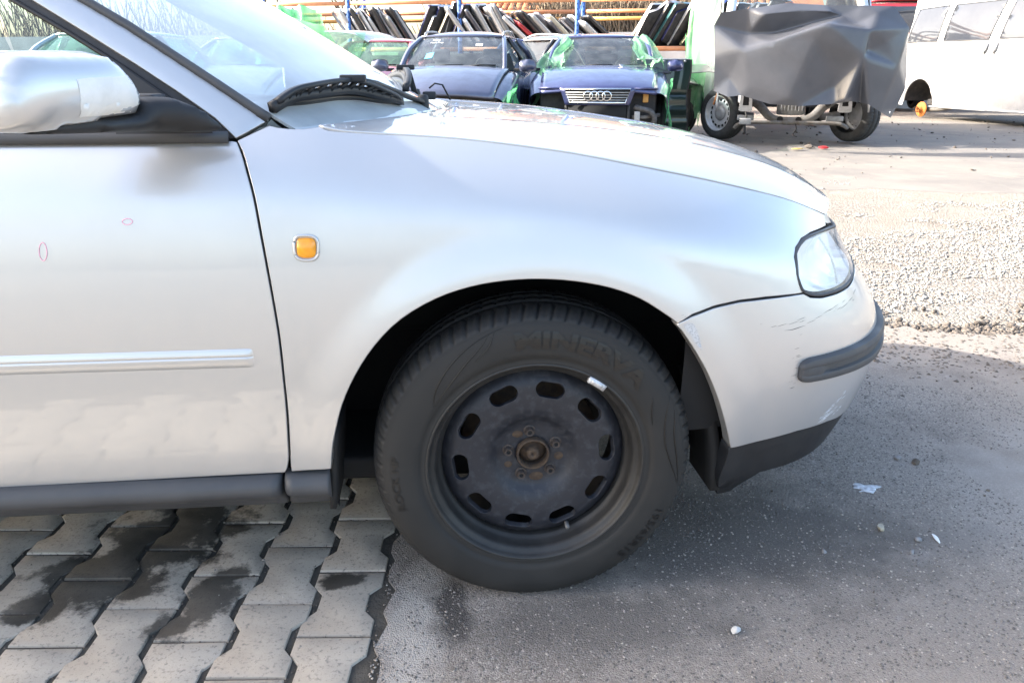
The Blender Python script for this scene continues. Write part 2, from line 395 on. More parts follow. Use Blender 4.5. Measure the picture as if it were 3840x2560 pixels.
# outlines of the panels on that surface (metres)
TR = {
  'door_front': [(-0.3447,0.9069), (-0.3379,0.8929), (-0.3306,0.8736), (-0.3172,0.8229), (-0.3092,0.7594), (-0.3029,0.7012), (-0.2974,0.6411), (-0.2936,0.5786), (-0.2935,0.5047), (-0.295,0.4348), (-0.3004,0.3597), (-0.3031,0.335), (-0.3081,0.3147), (-0.3135,0.3046)],
  'door_bottom': [(-0.3135,0.3046), (-0.4377,0.3031), (-0.5957,0.3006), (-0.8279,0.2973)],
  'fender_cowl': [(-0.3434,0.9082), (-0.3202,0.9192), (-0.2934,0.931), (-0.2801,0.9279), (-0.2575,0.9253), (-0.2366,0.925), (-0.2095,0.9279)],
  'gap': [(-0.2095,0.9279), (-0.1953,0.9219), (-0.1625,0.9186), (-0.1145,0.915), (-0.0363,0.9098), (0.0341,0.9038), (0.1152,0.894), (0.2239,0.8782), (0.306,0.8628), (0.3915,0.8448), (0.482,0.8254), (0.5812,0.8033), (0.7063,0.7747), (0.8124,0.7465), (0.9066,0.7224)],
  'lamp_edge': [(0.8854,0.705), (0.7637,0.7112), (0.7115,0.7088), (0.6812,0.6982), (0.6699,0.6838), (0.6702,0.6534), (0.679,0.628), (0.6869,0.6179)],
  'lamp_bottom': [(0.6869,0.6179), (0.7055,0.6093), (0.7384,0.6029), (0.7975,0.5996), (0.8624,0.5988)],
  'bumper_top': [(0.4125,0.5906), (0.4393,0.6015), (0.4824,0.6125), (0.5351,0.6187), (0.5916,0.6189), (0.6868,0.6163)],
  'arch_f': [(-0.2262,0.3154), (-0.2192,0.3613), (-0.2113,0.3946), (-0.1938,0.4532), (-0.1664,0.511), (-0.1287,0.5665), (-0.0812,0.6127), (-0.0199,0.6476), (0.0407,0.6671), (0.1013,0.6763), (0.1621,0.678), (0.2233,0.6727), (0.2854,0.6601), (0.3407,0.6391), (0.3898,0.6078), (0.4125,0.5906)],
  'arch_b': [(0.4125,0.5906), (0.4422,0.5492), (0.4759,0.4952), (0.5034,0.4384), (0.5233,0.3883), (0.539,0.3457), (0.5494,0.3132)],
  'fender_bottom': [(-0.2262,0.3154), (-0.2635,0.3115), (-0.3027,0.3072)],
  'bumper_bottom': [(0.5494,0.3132), (0.6209,0.3129), (0.7071,0.316), (0.8064,0.3088), (0.8528,0.3001)],
  'lip_bottom': [(0.5551,0.1747), (0.5835,0.1755), (0.6004,0.1907), (0.6468,0.2173), (0.7667,0.2104)],
  'lip_rear': [(0.5499,0.311), (0.5484,0.2791), (0.5427,0.2274), (0.5551,0.1747)],
  'moulding': [(-0.7656,0.5276), (-0.5497,0.5297), (-0.3581,0.5312), (-0.3429,0.5332), (-0.3381,0.5429), (-0.3386,0.5518), (-0.3431,0.5649), (-0.5441,0.5642), (-0.7585,0.5609)],
  'moulding_groove': [(-0.7613,0.5475), (-0.5464,0.5499), (-0.3482,0.5522)],
  'repeater': [(-0.2537,0.7468), (-0.2496,0.7547), (-0.243,0.7571), (-0.2271,0.7568), (-0.2187,0.7534), (-0.2148,0.7461), (-0.2151,0.7287), (-0.2193,0.72), (-0.2275,0.7165), (-0.242,0.7168), (-0.2511,0.7214), (-0.2542,0.7294)],
  'ring_a': [(-0.5296,0.785), (-0.5251,0.7891), (-0.5181,0.7894), (-0.5136,0.7862), (-0.5146,0.7827), (-0.5204,0.78), (-0.5266,0.7808)],
  'ring_b': [(-0.6663,0.739), (-0.6637,0.7488), (-0.6589,0.7537), (-0.6548,0.7487), (-0.6541,0.7373), (-0.6567,0.7282), (-0.6614,0.724), (-0.6655,0.7291)],
  'strip_top': [(0.6752,0.4708), (0.6798,0.4847), (0.6958,0.4886), (0.7535,0.4894), (0.8375,0.4865), (0.909,0.4826)],
  'strip_bottom': [(0.6773,0.4565), (0.6836,0.4439), (0.6968,0.4375), (0.7618,0.4365), (0.8476,0.4313), (0.9253,0.4223)],
  'belt': [(-0.725,0.9091), (-0.5526,0.9091), (-0.3478,0.9089)],
  'scuff': [(0.4234,0.5851), (0.4381,0.5889), (0.4469,0.5802), (0.4546,0.5609), (0.4615,0.5353), (0.4506,0.547), (0.4368,0.5679)],
  'scratch_a': [(0.6351,0.5529), (0.6539,0.5519), (0.6701,0.5536), (0.687,0.5552)],
  'chips': [(0.5815,0.5722), (0.4208,0.6045), (0.4268,0.6009)],
  'scrape': [(0.7734,0.3632), (0.7942,0.3655), (0.8356,0.3482), (0.8025,0.3313), (0.7572,0.3178)],
  'pil_up': [(-0.296,0.9394), (-0.3234,0.9583), (-0.378,0.9945), (-0.45,1.0415), (-0.5216,1.0892), (-0.5927,1.1297)],
  'seal_up': [(-0.2914,0.9484), (-0.3231,0.968), (-0.3776,1.0042), (-0.4497,1.0511), (-0.5213,1.0964), (-0.5781,1.1298)],
  'pil_lo': [(-0.3467,0.9119), (-0.3627,0.9273), (-0.3799,0.944), (-0.4415,0.9878), (-0.5055,1.0298), (-0.5769,1.0747), (-0.6661,1.1292)],
  'frame_lo': [(-0.374,0.9107), (-0.3899,0.9261), (-0.4527,0.9734), (-0.5281,1.025), (-0.6128,1.0784), (-0.6993,1.129)],
  'sail': [(-0.5384,1.0291), (-0.5267,1.0236), (-0.4528,0.972), (-0.3913,0.9261), (-0.3803,0.9156), (-0.4345,0.9146), (-0.5368,0.9154), (-0.5447,0.9456)],
  'mirror': [(0.2429,1.0283), (0.2312,1.0396), (0.2201,1.0428), (0.1867,1.0459), (0.1547,1.0469), (0.1204,1.0468), (0.0875,1.0455), (0.0635,1.0381), (0.0476,1.0289), (0.0308,1.0113), (0.0175,0.9961), (0.0067,0.9817), (0.0154,0.9648), (0.0195,0.9592), (0.0295,0.9566), (0.0682,0.9538), (0.1089,0.9509), (0.1449,0.9474), (0.1803,0.9448), (0.2036,0.9438), (0.2215,0.9441), (0.2385,0.946), (0.2481,0.9494), (0.2532,0.9546), (0.2573,0.9728), (0.2527,1.0028)],
  'tape_a': [(0.1661,0.9781), (0.1653,1.0105), (0.1411,1.0124), (0.0938,1.0128), (0.0404,1.0145), (0.0245,0.9937), (0.0184,0.9803), (0.0274,0.9616), (0.0663,0.9618), (0.1061,0.9622), (0.1414,0.9618), (0.16,0.9606)],
  'tape_b': [(0.1627,0.9619), (0.1614,0.979), (0.1417,0.9793), (0.1199,0.9724), (0.098,0.9786), (0.0761,0.9752), (0.0728,0.9603), (0.1227,0.9608)],
  'mirror_low': [(0.219,0.9433), (0.2015,0.9464), (0.1829,0.9519), (0.1584,0.9582), (0.1349,0.9597), (0.1067,0.9598), (0.0599,0.9589), (0.0263,0.9583), (0.0145,0.9647), (0.0062,0.9798), (-0.0304,0.981), (-0.0565,0.9733), (-0.0926,0.9509), (-0.1107,0.9299), (-0.0758,0.9254), (-0.0036,0.9296), (0.0703,0.934), (0.1518,0.9386), (0.2028,0.9415)],
  'wiper': [(0.006,-1), (0.029,-0.933), (0.037,-0.866), (0.052,-0.745), (0.052,-0.65), (0.037,-0.556), (0.029,-0.435)],
}
TRS = [
  ((0.535, 1.174, 0.0), (0.011, 0.009, 0.009), 'stone_pale', 'pale grey broken stone alone on the asphalt near the bottom edge', 'stone', 'stone'),
  ((1.0, 1.484, 0.0), (0.013, 0.01, 0.01), 'stone_beige', 'small beige stone on the asphalt right of the tyre', 'stone', 'stone'),
  ((1.106, 1.436, 0.0), (0.02, 0.006, 0.003), 'white_plastic', 'thin white plastic sliver on the asphalt beside the grey pebble', 'plastic_sliver', 'plastic piece'),
  ((1.061, 1.434, 0.0), (0.01, 0.008, 0.006), 'stone_grey', 'flat grey pebble just left of the white plastic sliver', 'stone', 'stone'),
  ((0.825, 1.409, 0.0), (0.008, 0.006, 0.005), 'stone_grey', 'small grey pebble between the tyre and the beige stone', 'stone', 'stone'),
  ((1.02, 1.389, 0.0), (0.011, 0.005, 0.005), 'stone_grey', 'narrow grey pebble below the white plastic sliver', 'stone', 'stone'),
  ((1.264, 1.78, 0.0), (0.012, 0.01, 0.01), 'soil_crumb', 'dark lump of soil on the asphalt right of the bumper lip', 'soil_lump', 'lump'),
  ((1.231, 1.811, 0.0), (0.01, 0.01, 0.007), 'stone_grey', 'grey pebble beside the dark soil lump below the bumper', 'stone', 'stone'),
  ((0.961, 1.701, 0.0), (0.006, 0.005, 0.004), 'stone_grey', 'tiny grey pebble left of the white paint splash', 'stone', 'stone'),
  ((4.533, 9.809, 0.0), (0.12, 0.035, 0.01), 'yellow_plastic', 'yellow strip of debris on the ground before the tarp-covered van', 'debris', 'debris'),
  ((4.917, 9.884, 0.0), (0.08, 0.05, 0.02), 'red_plastic', 'red scrap of plastic on the ground before the tarp-covered van', 'debris', 'debris'),
  ((4.77, 10.008, 0.0), (0.07, 0.05, 0.03), 'soil_crumb', 'dark lump between yellow and red scraps before the van', 'debris', 'debris'),
]
SPL = (1.06, 1.666, 0.0)
PL = {'saloon': (1.928, 9.914), 'estate': (-0.102, 9.599), 'navy': (1.27, 11.53), 'charcoal': (3.255, 10.926), 'red_left': (-1.394, 12.523), 'red_right': (10.349, 17.696), 'green_door': (3.13, 11.066), 'left_a': (-3.023, 10.784), 'left_b': (-4.351, 9.004), 'wrap': (-2.239, 13.313), 'van': (4.545, 10.013), 'white_rz': -1.4414, 'white_van': (9.663, 15.736), 'tarp': (4.551, 9.739, 1.119), 'house': (6.39, 29.31, 0.0)}
# ---------------------------------------------------------------- ground: one sheet to the horizon
def ground_mat(name, cols, bump, rough=.95, speck=None, blobs=()):
    m = bpy.data.materials.new(name); m.use_nodes = True; t = m.node_tree; N = t.nodes; L = t.links; b = N['Principled BSDF']
    b.inputs['Roughness'].default_value = rough; b.inputs['Specular IOR Level'].default_value = .25
    pos = N.new('ShaderNodeNewGeometry').outputs['Position']; prev = None
    for i, (c, s, lo, hi) in enumerate(cols):
        if i == 0:
            rgb = N.new('ShaderNodeRGB'); rgb.outputs[0].default_value = (*c, 1); prev = rgb.outputs[0]; continue
        n = N.new('ShaderNodeTexNoise'); n.inputs['Scale'].default_value = s; n.inputs['Detail'].default_value = 8; n.inputs['Roughness'].default_value = .65; L.new(pos, n.inputs['Vector'])
        r = N.new('ShaderNodeMapRange'); r.inputs['From Min'].default_value = lo; r.inputs['From Max'].default_value = hi; L.new(n.outputs[0], r.inputs['Value'])
        x = N.new('ShaderNodeMix'); x.data_type = 'RGBA'; L.new(r.outputs[0], x.inputs['Factor']); L.new(prev, x.inputs['A']); x.inputs['B'].default_value = (*c, 1); prev = x.outputs['Result']
    h = None
    if speck:
        sc, c1, c2, amt = speck
        v = N.new('ShaderNodeTexVoronoi'); v.inputs['Scale'].default_value = sc; L.new(pos, v.inputs['Vector'])
        sp = N.new('ShaderNodeSeparateColor'); L.new(v.outputs['Color'], sp.inputs[0])
        x1 = N.new('ShaderNodeMix'); x1.data_type = 'RGBA'; x1.inputs['A'].default_value = (*c1, 1); x1.inputs['B'].default_value = (*c2, 1)
        pw = N.new('ShaderNodeMath'); pw.operation = 'POWER'; pw.inputs[1].default_value = 2.2; L.new(sp.outputs[0], pw.inputs[0]); L.new(pw.outputs[0], x1.inputs['Factor'])
        # bare aggregate shows only in patches, the rest is covered in dust
        n = N.new('ShaderNodeTexNoise'); n.inputs['Scale'].default_value = 1.3; n.inputs['Detail'].default_value = 6; L.new(pos, n.inputs['Vector'])
        r = N.new('ShaderNodeMapRange'); r.inputs['From Min'].default_value = .42; r.inputs['From Max'].default_value = .62; r.inputs['To Min'].default_value = amt[0]; r.inputs['To Max'].default_value = amt[1]; L.new(n.outputs[0], r.inputs['Value'])
        x2 = N.new('ShaderNodeMix'); x2.data_type = 'RGBA'; L.new(r.outputs[0], x2.inputs['Factor']); L.new(prev, x2.inputs['A']); L.new(x1.outputs['Result'], x2.inputs['B']); prev = x2.outputs['Result']
        h = v.outputs['Distance']
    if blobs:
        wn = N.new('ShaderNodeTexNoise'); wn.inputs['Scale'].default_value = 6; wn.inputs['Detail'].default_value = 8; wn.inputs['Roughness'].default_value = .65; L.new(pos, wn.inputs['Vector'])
    for cx, cy, rx, ry, rot, c, lo, hi, amt in blobs:      # ragged damp and dusty patches; the dark ones by the tyre also paint in shade
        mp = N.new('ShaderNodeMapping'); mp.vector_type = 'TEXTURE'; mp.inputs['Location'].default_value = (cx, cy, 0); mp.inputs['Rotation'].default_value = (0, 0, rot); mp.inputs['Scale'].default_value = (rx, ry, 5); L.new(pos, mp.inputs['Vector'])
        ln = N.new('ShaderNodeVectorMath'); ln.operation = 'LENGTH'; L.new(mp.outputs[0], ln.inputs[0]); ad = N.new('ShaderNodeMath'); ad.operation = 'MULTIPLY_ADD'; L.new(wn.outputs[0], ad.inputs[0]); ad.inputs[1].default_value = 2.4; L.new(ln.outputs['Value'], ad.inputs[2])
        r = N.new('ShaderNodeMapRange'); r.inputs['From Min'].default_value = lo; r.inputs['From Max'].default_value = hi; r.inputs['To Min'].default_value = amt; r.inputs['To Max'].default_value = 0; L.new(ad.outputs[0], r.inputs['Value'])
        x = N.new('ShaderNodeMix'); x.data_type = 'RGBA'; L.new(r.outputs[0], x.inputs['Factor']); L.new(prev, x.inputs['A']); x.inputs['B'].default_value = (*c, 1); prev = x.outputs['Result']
    L.new(prev, b.inputs['Base Color'])
    n2 = N.new('ShaderNodeTexNoise'); n2.inputs['Scale'].default_value = bump[0]; n2.inputs['Detail'].default_value = 7; n2.inputs['Roughness'].default_value = .7; L.new(pos, n2.inputs['Vector'])
    hh = n2.outputs[0]
    if h is not None:
        ad = N.new('ShaderNodeMath'); ad.operation = 'MULTIPLY_ADD'; ad.inputs[1].default_value = -.9; L.new(h, ad.inputs[0]); L.new(hh, ad.inputs[2]); hh = ad.outputs[0]
    bp = N.new('ShaderNodeBump'); bp.inputs['Strength'].default_value = bump[1]; bp.inputs['Distance'].default_value = bump[2]; L.new(hh, bp.inputs['Height']); L.new(bp.outputs[0], b.inputs['Normal'])
    MATS[name] = m; return m
ground_mat('yard_soil', [((.290,.256,.216), 0, 0, 0), ((.205,.172,.142), .55, .45, .7), ((.34,.308,.268), 3., .5, .75), ((.19,.165,.14), 14, .58, .75)], (45, .9, .02), speck=(75, (.15,.13,.112), (.50,.47,.43), (.12,.55)))
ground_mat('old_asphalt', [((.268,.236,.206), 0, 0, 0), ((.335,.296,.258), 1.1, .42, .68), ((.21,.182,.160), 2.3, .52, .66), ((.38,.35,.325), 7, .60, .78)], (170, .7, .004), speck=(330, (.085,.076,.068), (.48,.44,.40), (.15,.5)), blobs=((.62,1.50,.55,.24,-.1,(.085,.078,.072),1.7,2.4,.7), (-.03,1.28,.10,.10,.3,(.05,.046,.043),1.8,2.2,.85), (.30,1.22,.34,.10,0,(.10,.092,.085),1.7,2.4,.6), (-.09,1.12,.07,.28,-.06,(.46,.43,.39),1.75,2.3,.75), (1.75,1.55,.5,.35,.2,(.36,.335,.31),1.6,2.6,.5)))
ground_mat('packed_dust', [((.22,.20,.178), 0, 0, 0), ((.165,.153,.142), .8, .42, .65), ((.27,.243,.208), 2.6, .52, .75), ((.15,.135,.12), 9, .6, .78)], (60, .6, .012))
V, F = grid(lambda a, b: (-260+520*a, -80+640*b, -.02), 5, 5); tag(obj('ground', V, F, M('yard_soil')), kind='structure')
# worn asphalt round the silver car: its broken edge meets the gravel
ao = [(-.172,.2), (-.13,1.6), (-.09,2.4), (-.05,3.4), (.6,3.55), (1.2,3.3), (1.7,2.96), (2.2,2.76), (2.8,2.72), (3.6,2.62), (5.2,2.5), (7.5,2.0), (6.0,.2), (3.2,-.5), (.8,-.7), (-.24,-.75)]
ao = [(x+(.006*math.sin(i*1.9)+.005*math.sin(i*.77+1)+.004*math.sin(i*4.1) if y < 3.3 and x < 0 else 0)+.03*math.sin(i*2.1)*(x > .3 and y > 2), y+.03*math.sin(i*1.7)*(y > 2.3)) for i, (x, y) in enumerate(resample(ao, .035))]
P, F, l = fill2d(ao, (), .35, .04); V = [(x, y, .0) for x, y in P]; ex = [V[i] for i in l[0]]; n = len(V); V += [(x, y, -.022) for x, y, z in ex]
F += [[l[0][i], l[0][(i+1) % len(ex)], n+(i+1) % len(ex), n+i][::-1] for i in range(len(ex))]
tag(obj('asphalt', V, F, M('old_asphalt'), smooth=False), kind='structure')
# packed driving lane further back, under the row of wrecks
dl = resample([(-9,8.2), (-2,7.4), (3,6.8), (9,5.2), (14,3.0), (16,9), (13.5,13.4), (9,14.8), (6.6,16.0), (2,17.2), (-9,18)], .5)
dl = [(x+.12*math.sin(i*1.3), y+.12*math.sin(i*2.3)) for i, (x, y) in enumerate(dl)]
P, F, l = fill2d(dl, (), 1., .5); tag(obj('driving_lane', [(x, y, -.0187) for x, y in P], F, M('packed_dust')), kind='structure')
# ---- interlocking pavers on the left
def stain_mat():
    m = bpy.data.materials.new('paver_concrete'); m.use_nodes = True; t = m.node_tree; N = t.nodes; L = t.links; b = N['Principled BSDF']
    pos = N.new('ShaderNodeNewGeometry').outputs['Position']
    def noise(s, d=6, r=.6):
        n = N.new('ShaderNodeTexNoise'); n.inputs['Scale'].default_value = s; n.inputs['Detail'].default_value = d; n.inputs['Roughness'].default_value = r; L.new(pos, n.inputs['Vector']); return n.outputs[0]
    def mr(v, a, b_, c=0., d=1.):
        r = N.new('ShaderNodeMapRange'); r.inputs['From Min'].default_value = a; r.inputs['From Max'].default_value = b_; r.inputs['To Min'].default_value = c; r.inputs['To Max'].default_value = d; L.new(v, r.inputs['Value']); return r.outputs[0]
    def mix(f, A, B):
        x = N.new('ShaderNodeMix'); x.data_type = 'RGBA'; L.new(f, x.inputs['Factor'])
        for k, q in (('A', A), ('B', B)):
            if isinstance(q, tuple): x.inputs[k].default_value = (*q, 1)
            else: L.new(q, x.inputs[k])
        return x.outputs['Result']
    oi = N.new('ShaderNodeObjectInfo')
    c = mix(oi.outputs['Random'], (.470,.415,.345), (.385,.340,.283))
    c = mix(mr(noise(9), .42, .72), c, (.345,.305,.255)); c = mix(mr(noise(120, 3), .55, .75), c, (.17,.16,.145)); c = mix(mr(noise(300, 2), .66, .74), c, (.12,.11,.10))
    # damp oil stains: irregular ellipses
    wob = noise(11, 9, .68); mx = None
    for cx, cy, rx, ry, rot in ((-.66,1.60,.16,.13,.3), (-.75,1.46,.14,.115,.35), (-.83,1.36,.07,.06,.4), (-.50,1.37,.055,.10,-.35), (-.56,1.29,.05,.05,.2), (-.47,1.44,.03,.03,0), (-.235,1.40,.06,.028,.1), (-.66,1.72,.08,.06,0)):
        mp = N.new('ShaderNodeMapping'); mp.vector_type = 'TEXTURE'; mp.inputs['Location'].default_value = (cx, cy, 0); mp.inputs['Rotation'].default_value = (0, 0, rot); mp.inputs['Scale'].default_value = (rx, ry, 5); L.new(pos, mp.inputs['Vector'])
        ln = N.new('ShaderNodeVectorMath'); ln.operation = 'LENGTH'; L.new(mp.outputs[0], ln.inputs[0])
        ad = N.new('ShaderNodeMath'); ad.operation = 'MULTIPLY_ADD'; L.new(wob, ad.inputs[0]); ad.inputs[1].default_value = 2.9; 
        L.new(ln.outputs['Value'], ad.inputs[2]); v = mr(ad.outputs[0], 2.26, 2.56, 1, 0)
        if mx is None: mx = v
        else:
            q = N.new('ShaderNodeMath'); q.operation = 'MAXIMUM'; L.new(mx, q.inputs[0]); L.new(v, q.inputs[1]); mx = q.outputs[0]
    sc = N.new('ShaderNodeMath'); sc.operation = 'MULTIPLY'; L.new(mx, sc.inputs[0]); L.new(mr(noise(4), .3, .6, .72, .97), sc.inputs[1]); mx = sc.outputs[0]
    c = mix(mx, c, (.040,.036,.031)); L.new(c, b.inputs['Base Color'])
    L.new(mr(mx, 0, 1, .9, .5), b.inputs['Roughness']); b.inputs['Specular IOR Level'].default_value = .3
    bp = N.new('ShaderNodeBump'); bp.inputs['Strength'].default_value = .5; bp.inputs['Distance'].default_value = .0015; L.new(noise(220, 5, .7), bp.inputs['Height']); L.new(bp.outputs[0], b.inputs['Normal'])
    MATS['paver_concrete'] = m
stain_mat()
mat('joint_soil', (.05,.045,.038), .95, col2=(.085,.078,.065), vscale=18, bump=.8, bscale=120, bdist=.004)
pv = obj('paving', *thick([(-2.6,.1,-.004), (-.166,.1,-.004), (-.10,2.0,-.004), (-.02,4.2,-.004), (-2.6,4.2,-.004)], [[0,1,2,3,4]], .05), M('joint_soil'), smooth=False); tag(pv, kind='structure')
def paver_out(sc=1.):
    hw, ww, hl = .0712, .0495, .0978; o = []
    q = [(-hw,-hl), (hw,-hl), (hw,-.052), (ww,-.026), (ww,.026), (hw,.052), (hw,hl), (-hw,hl), (-hw,.052), (-ww,.026), (-ww,-.026), (-hw,-.052)]
    return q
def paver_mesh():
    q0 = resample(paver_out(), .03); q1 = offset_poly(q0, .0035); V = [(x, y, -.03) for x, y in q0]+[(x, y, -.0045) for x, y in q0]+[(x, y, -.0008) for x, y in offset_poly(q0, .0012)]+[(x, y, 0) for x, y in q1]; n = len(q0)
    F = []
    for k in range(3): F += [[k*n+i, k*n+(i+1) % n, (k+1)*n+(i+1) % n, (k+1)*n+i] for i in range(n)]
    P, T, l = fill2d(q1, (), .05, .5); F.append([3*n+i for i in range(n)])
    return V, F
pvV, pvF = paver_mesh(); pme = None
e1 = Vector((math.cos(R(1.9)), -math.sin(R(1.9)), 0)); e2 = Vector((math.sin(R(4.3)), math.cos(R(4.3)), 0)); O_ = Vector((-.2205, 1.431, 0)); prg = random.Random(11)
for ci in range(13):
    for rj in range(-5, 11):
        c = O_-e1*(.134*ci)+e2*(.2013*(rj+.5)+(.10 if ci % 2 else 0))
        if c.y > 3.4 or c.y < .45: continue
        if pme is None:
            o = obj('paver', pvV, pvF, M('paver_concrete'), pv, sharp=30); pme = o.data
        else:
            o = bpy.data.objects.new('paver', pme); COL.objects.link(o); o.parent = pv
        o.location = (c.x, c.y, .001+prg.uniform(-.0018, .0018)); o.rotation_euler = (prg.uniform(-.008, .008), prg.uniform(-.008, .008), R(-4.3)+prg.uniform(-.012, .012))
        o.scale = (1+prg.uniform(-.02, .012), 1+prg.uniform(-.012, .004), 1)
jc = []
for o in pv.children:
    for (x, y) in resample(paver_out(), .02):
        if prg.random() < .30: q = Vector((x*1.05+prg.uniform(-.004, .004), y*1.02+prg.uniform(-.003, .003), 0)); q.rotate(o.rotation_euler); jc.append((o.location.x+q.x, o.location.y+q.y))
# ---- gravel: too many stones to count
ico = bmesh.new(); bmesh.ops.create_icosphere(ico, subdivisions=1, radius=1); icoV = np.array([tuple(v.co) for v in ico.verts]); icoF = np.array([[v.index for v in f.verts] for f in ico.faces]); ico.free()
def stones(name, xy, size, m, flat=.55, z0=0., smooth=False, seed=1):
    g = np.random.default_rng(seed); n = len(xy); nv = len(icoV)
    jit = icoV[None]*(1+g.uniform(-.28, .28, (n, nv, 1))); sc = size[:, None]*g.uniform(.65, 1.35, (n, 3)); sc[:, 2] *= flat
    V = jit*sc[:, None]; a = g.uniform(0, 2*math.pi, n); ca, sa = np.cos(a)[:, None], np.sin(a)[:, None]
    tl = g.uniform(-.4, .4, n)[:, None]; V[:, :, 2] += V[:, :, 0]*tl
    X = V[:, :, 0]*ca-V[:, :, 1]*sa+xy[:, :1]; Y = V[:, :, 0]*sa+V[:, :, 1]*ca+xy[:, 1:2]; Z = V[:, :, 2]+(size*flat*.35)[:, None]+z0
    W = np.stack([X, Y, Z], -1).reshape(-1, 3); F = (icoF[None]+(np.arange(n)*nv)[:, None, None]).reshape(-1, 3)
    me = bpy.data.meshes.new(name); me.vertices.add(len(W)); me.vertices.foreach_set('co', W.ravel())
    me.loops.add(F.size); me.loops.foreach_set('vertex_index', F.ravel().astype(np.int32)); me.polygons.add(len(F)); me.polygons.foreach_set('loop_start', np.arange(0, F.size, 3, dtype=np.int32)); me.update(calc_edges=True)
    me.materials.append(M(m)); o = bpy.data.objects.new(name, me); COL.objects.link(o); return o
mat('gravel_stone', (.41,.39,.355), .9, col2=(.18,.163,.142), vscale=38, vlow=.42, vhigh=.62, detail=2)
mat('soil_crumb', (.165,.138,.115), .95, col2=(.075,.064,.055), vscale=30, vlow=.4, vhigh=.6, detail=2)
g_ = np.random.default_rng(5)
def vnoise(x, y, s, seed):
    k = np.random.default_rng(seed).uniform(0, 1, (64, 64)); u, v = x*s, y*s; i, j = np.floor(u).astype(int), np.floor(v).astype(int); fu, fv = u-i, v-j; fu = fu*fu*(3-2*fu); fv = fv*fv*(3-2*fv)
    q = lambda a, b: k[a % 64, b % 64]
    return (q(i, j)*(1-fu)+q(i+1, j)*fu)*(1-fv)+(q(i, j+1)*(1-fu)+q(i+1, j+1)*fu)*fv
N0 = 120000; x = g_.uniform(.9, 7.2, N0); y = 2.75+4.6*g_.beta(1.0, 1.7, N0)
d = vnoise(x, y, 1.1, 1)*.55+vnoise(x, y*1.6, 3., 2)*.45; lim = .45+.16*np.clip((3.5-y)/.7, 0, 1)+.22*np.clip((y-6.2)/1.2, 0, 1)
edge = 2.98-.1*np.clip(x-1.7, 0, 3)+.12*vnoise(x, y, 2.5, 9)
k = (d > lim) & (y > edge+.06) & (x < 7.2); xy = np.stack([x, y], 1)[k][:46000]
tag(stones('gravel', xy, g_.uniform(.0030, .0082, len(xy))*np.where(g_.random(len(xy)) < .05, 1.7, 1), 'gravel_stone', z0=-.018), 'pale grey crushed gravel strewn over brown soil', 'gravel', kind='stuff')
x = g_.uniform(1.35, 4.2, 24000); e = 2.64-.10*np.clip(x-1.7, 0, 4)+.10*(vnoise(x, x*0, 2.2, 4)-.5); y = e+g_.normal(0, .17, 24000); k = vnoise(x, y, 4, 6) > .22
xy = np.stack([x, y], 1)[k]; h0 = .02*np.exp(-((xy[:, 1]-e[k])/.12)**2)
tag(stones('soil_crumbs', xy, g_.uniform(.003, .013, len(xy)), 'soil_crumb', flat=.8, z0=-.012, seed=4), 'ridge of dark crumbly soil along the broken asphalt edge', 'soil', kind='stuff')
# coarse chippings that stand out of the worn asphalt
x = g_.uniform(-.16, 2.5, 60000); y = .85+1.9*g_.random(60000)**1.25; k = (vnoise(x, y, 2.4, 12)*.6+vnoise(x, y, 7., 13)*.4 > .36+.22*np.clip(np.hypot(x-.4, y-1.45)-.45, 0, 1)) & (x > -.13-.07*(1.6-y)); xy = np.stack([x, y], 1)[k][:30000]
kd = g_.random(len(xy)); mat('chipping_dark', (.19,.172,.156), .9, col2=(.10,.091,.083), vscale=160, vlow=.45, vhigh=.55, detail=1); mat('chipping_pale', (.42,.375,.325), .9, col2=(.25,.222,.195), vscale=160, vlow=.45, vhigh=.55, detail=1)
tag(stones('asphalt_chippings', xy[kd < .72], g_.uniform(.0014, .0034, (kd < .72).sum()), 'chipping_dark', flat=.55, z0=-.0009, seed=31), 'dark chippings standing out of the worn asphalt', 'chippings', kind='stuff')
tag(stones('asphalt_chippings', xy[kd >= .72], g_.uniform(.0012, .0030, (kd >= .72).sum()), 'chipping_pale', flat=.55, z0=-.0008, seed=32), 'pale chippings standing out of the worn asphalt', 'chippings', kind='stuff')
x = g_.uniform(.55, 2.6, 420); y = g_.uniform(1.0, 2.7, 420); k = (g_.random(420) < np.clip((y-.6)/2.2, .1, 1)); xy = np.stack([x, y], 1)[k]
tag(stones('grit', xy, .0012+.0042*g_.random(len(xy))**3, 'soil_crumb', flat=.8, z0=0., seed=8), 'dark grit scattered over the worn asphalt', 'grit', kind='stuff')
jc = np.array(jc); jc = jc[(jc[:, 1] < 2.0) & (jc[:, 0] > -1.4)]
tag(stones('joint_grit', jc, .0008+.0022*g_.random(len(jc)), 'soil_crumb', z0=-.002, seed=14), 'dark grit packed in the joints between the pavers', 'grit', kind='stuff')
x = g_.uniform(-1.4, -.2, 90); y = g_.uniform(1.0, 1.8, 90)
tag(stones('grit', np.stack([x, y], 1), .001+.002*g_.random(90)**2, 'gravel_stone', z0=.001, seed=9), 'tiny pale grit lying on the concrete pavers', 'grit', kind='stuff')
x = g_.uniform(-6, 13, 900); y = g_.uniform(7.5, 16, 900); xy = np.stack([x, y], 1)
tag(stones('rubble', xy, .006+.022*g_.random(900)**3, 'soil_crumb', z0=-.012, seed=10), 'small rubble scattered under the row of wrecks', 'rubble', kind='stuff')
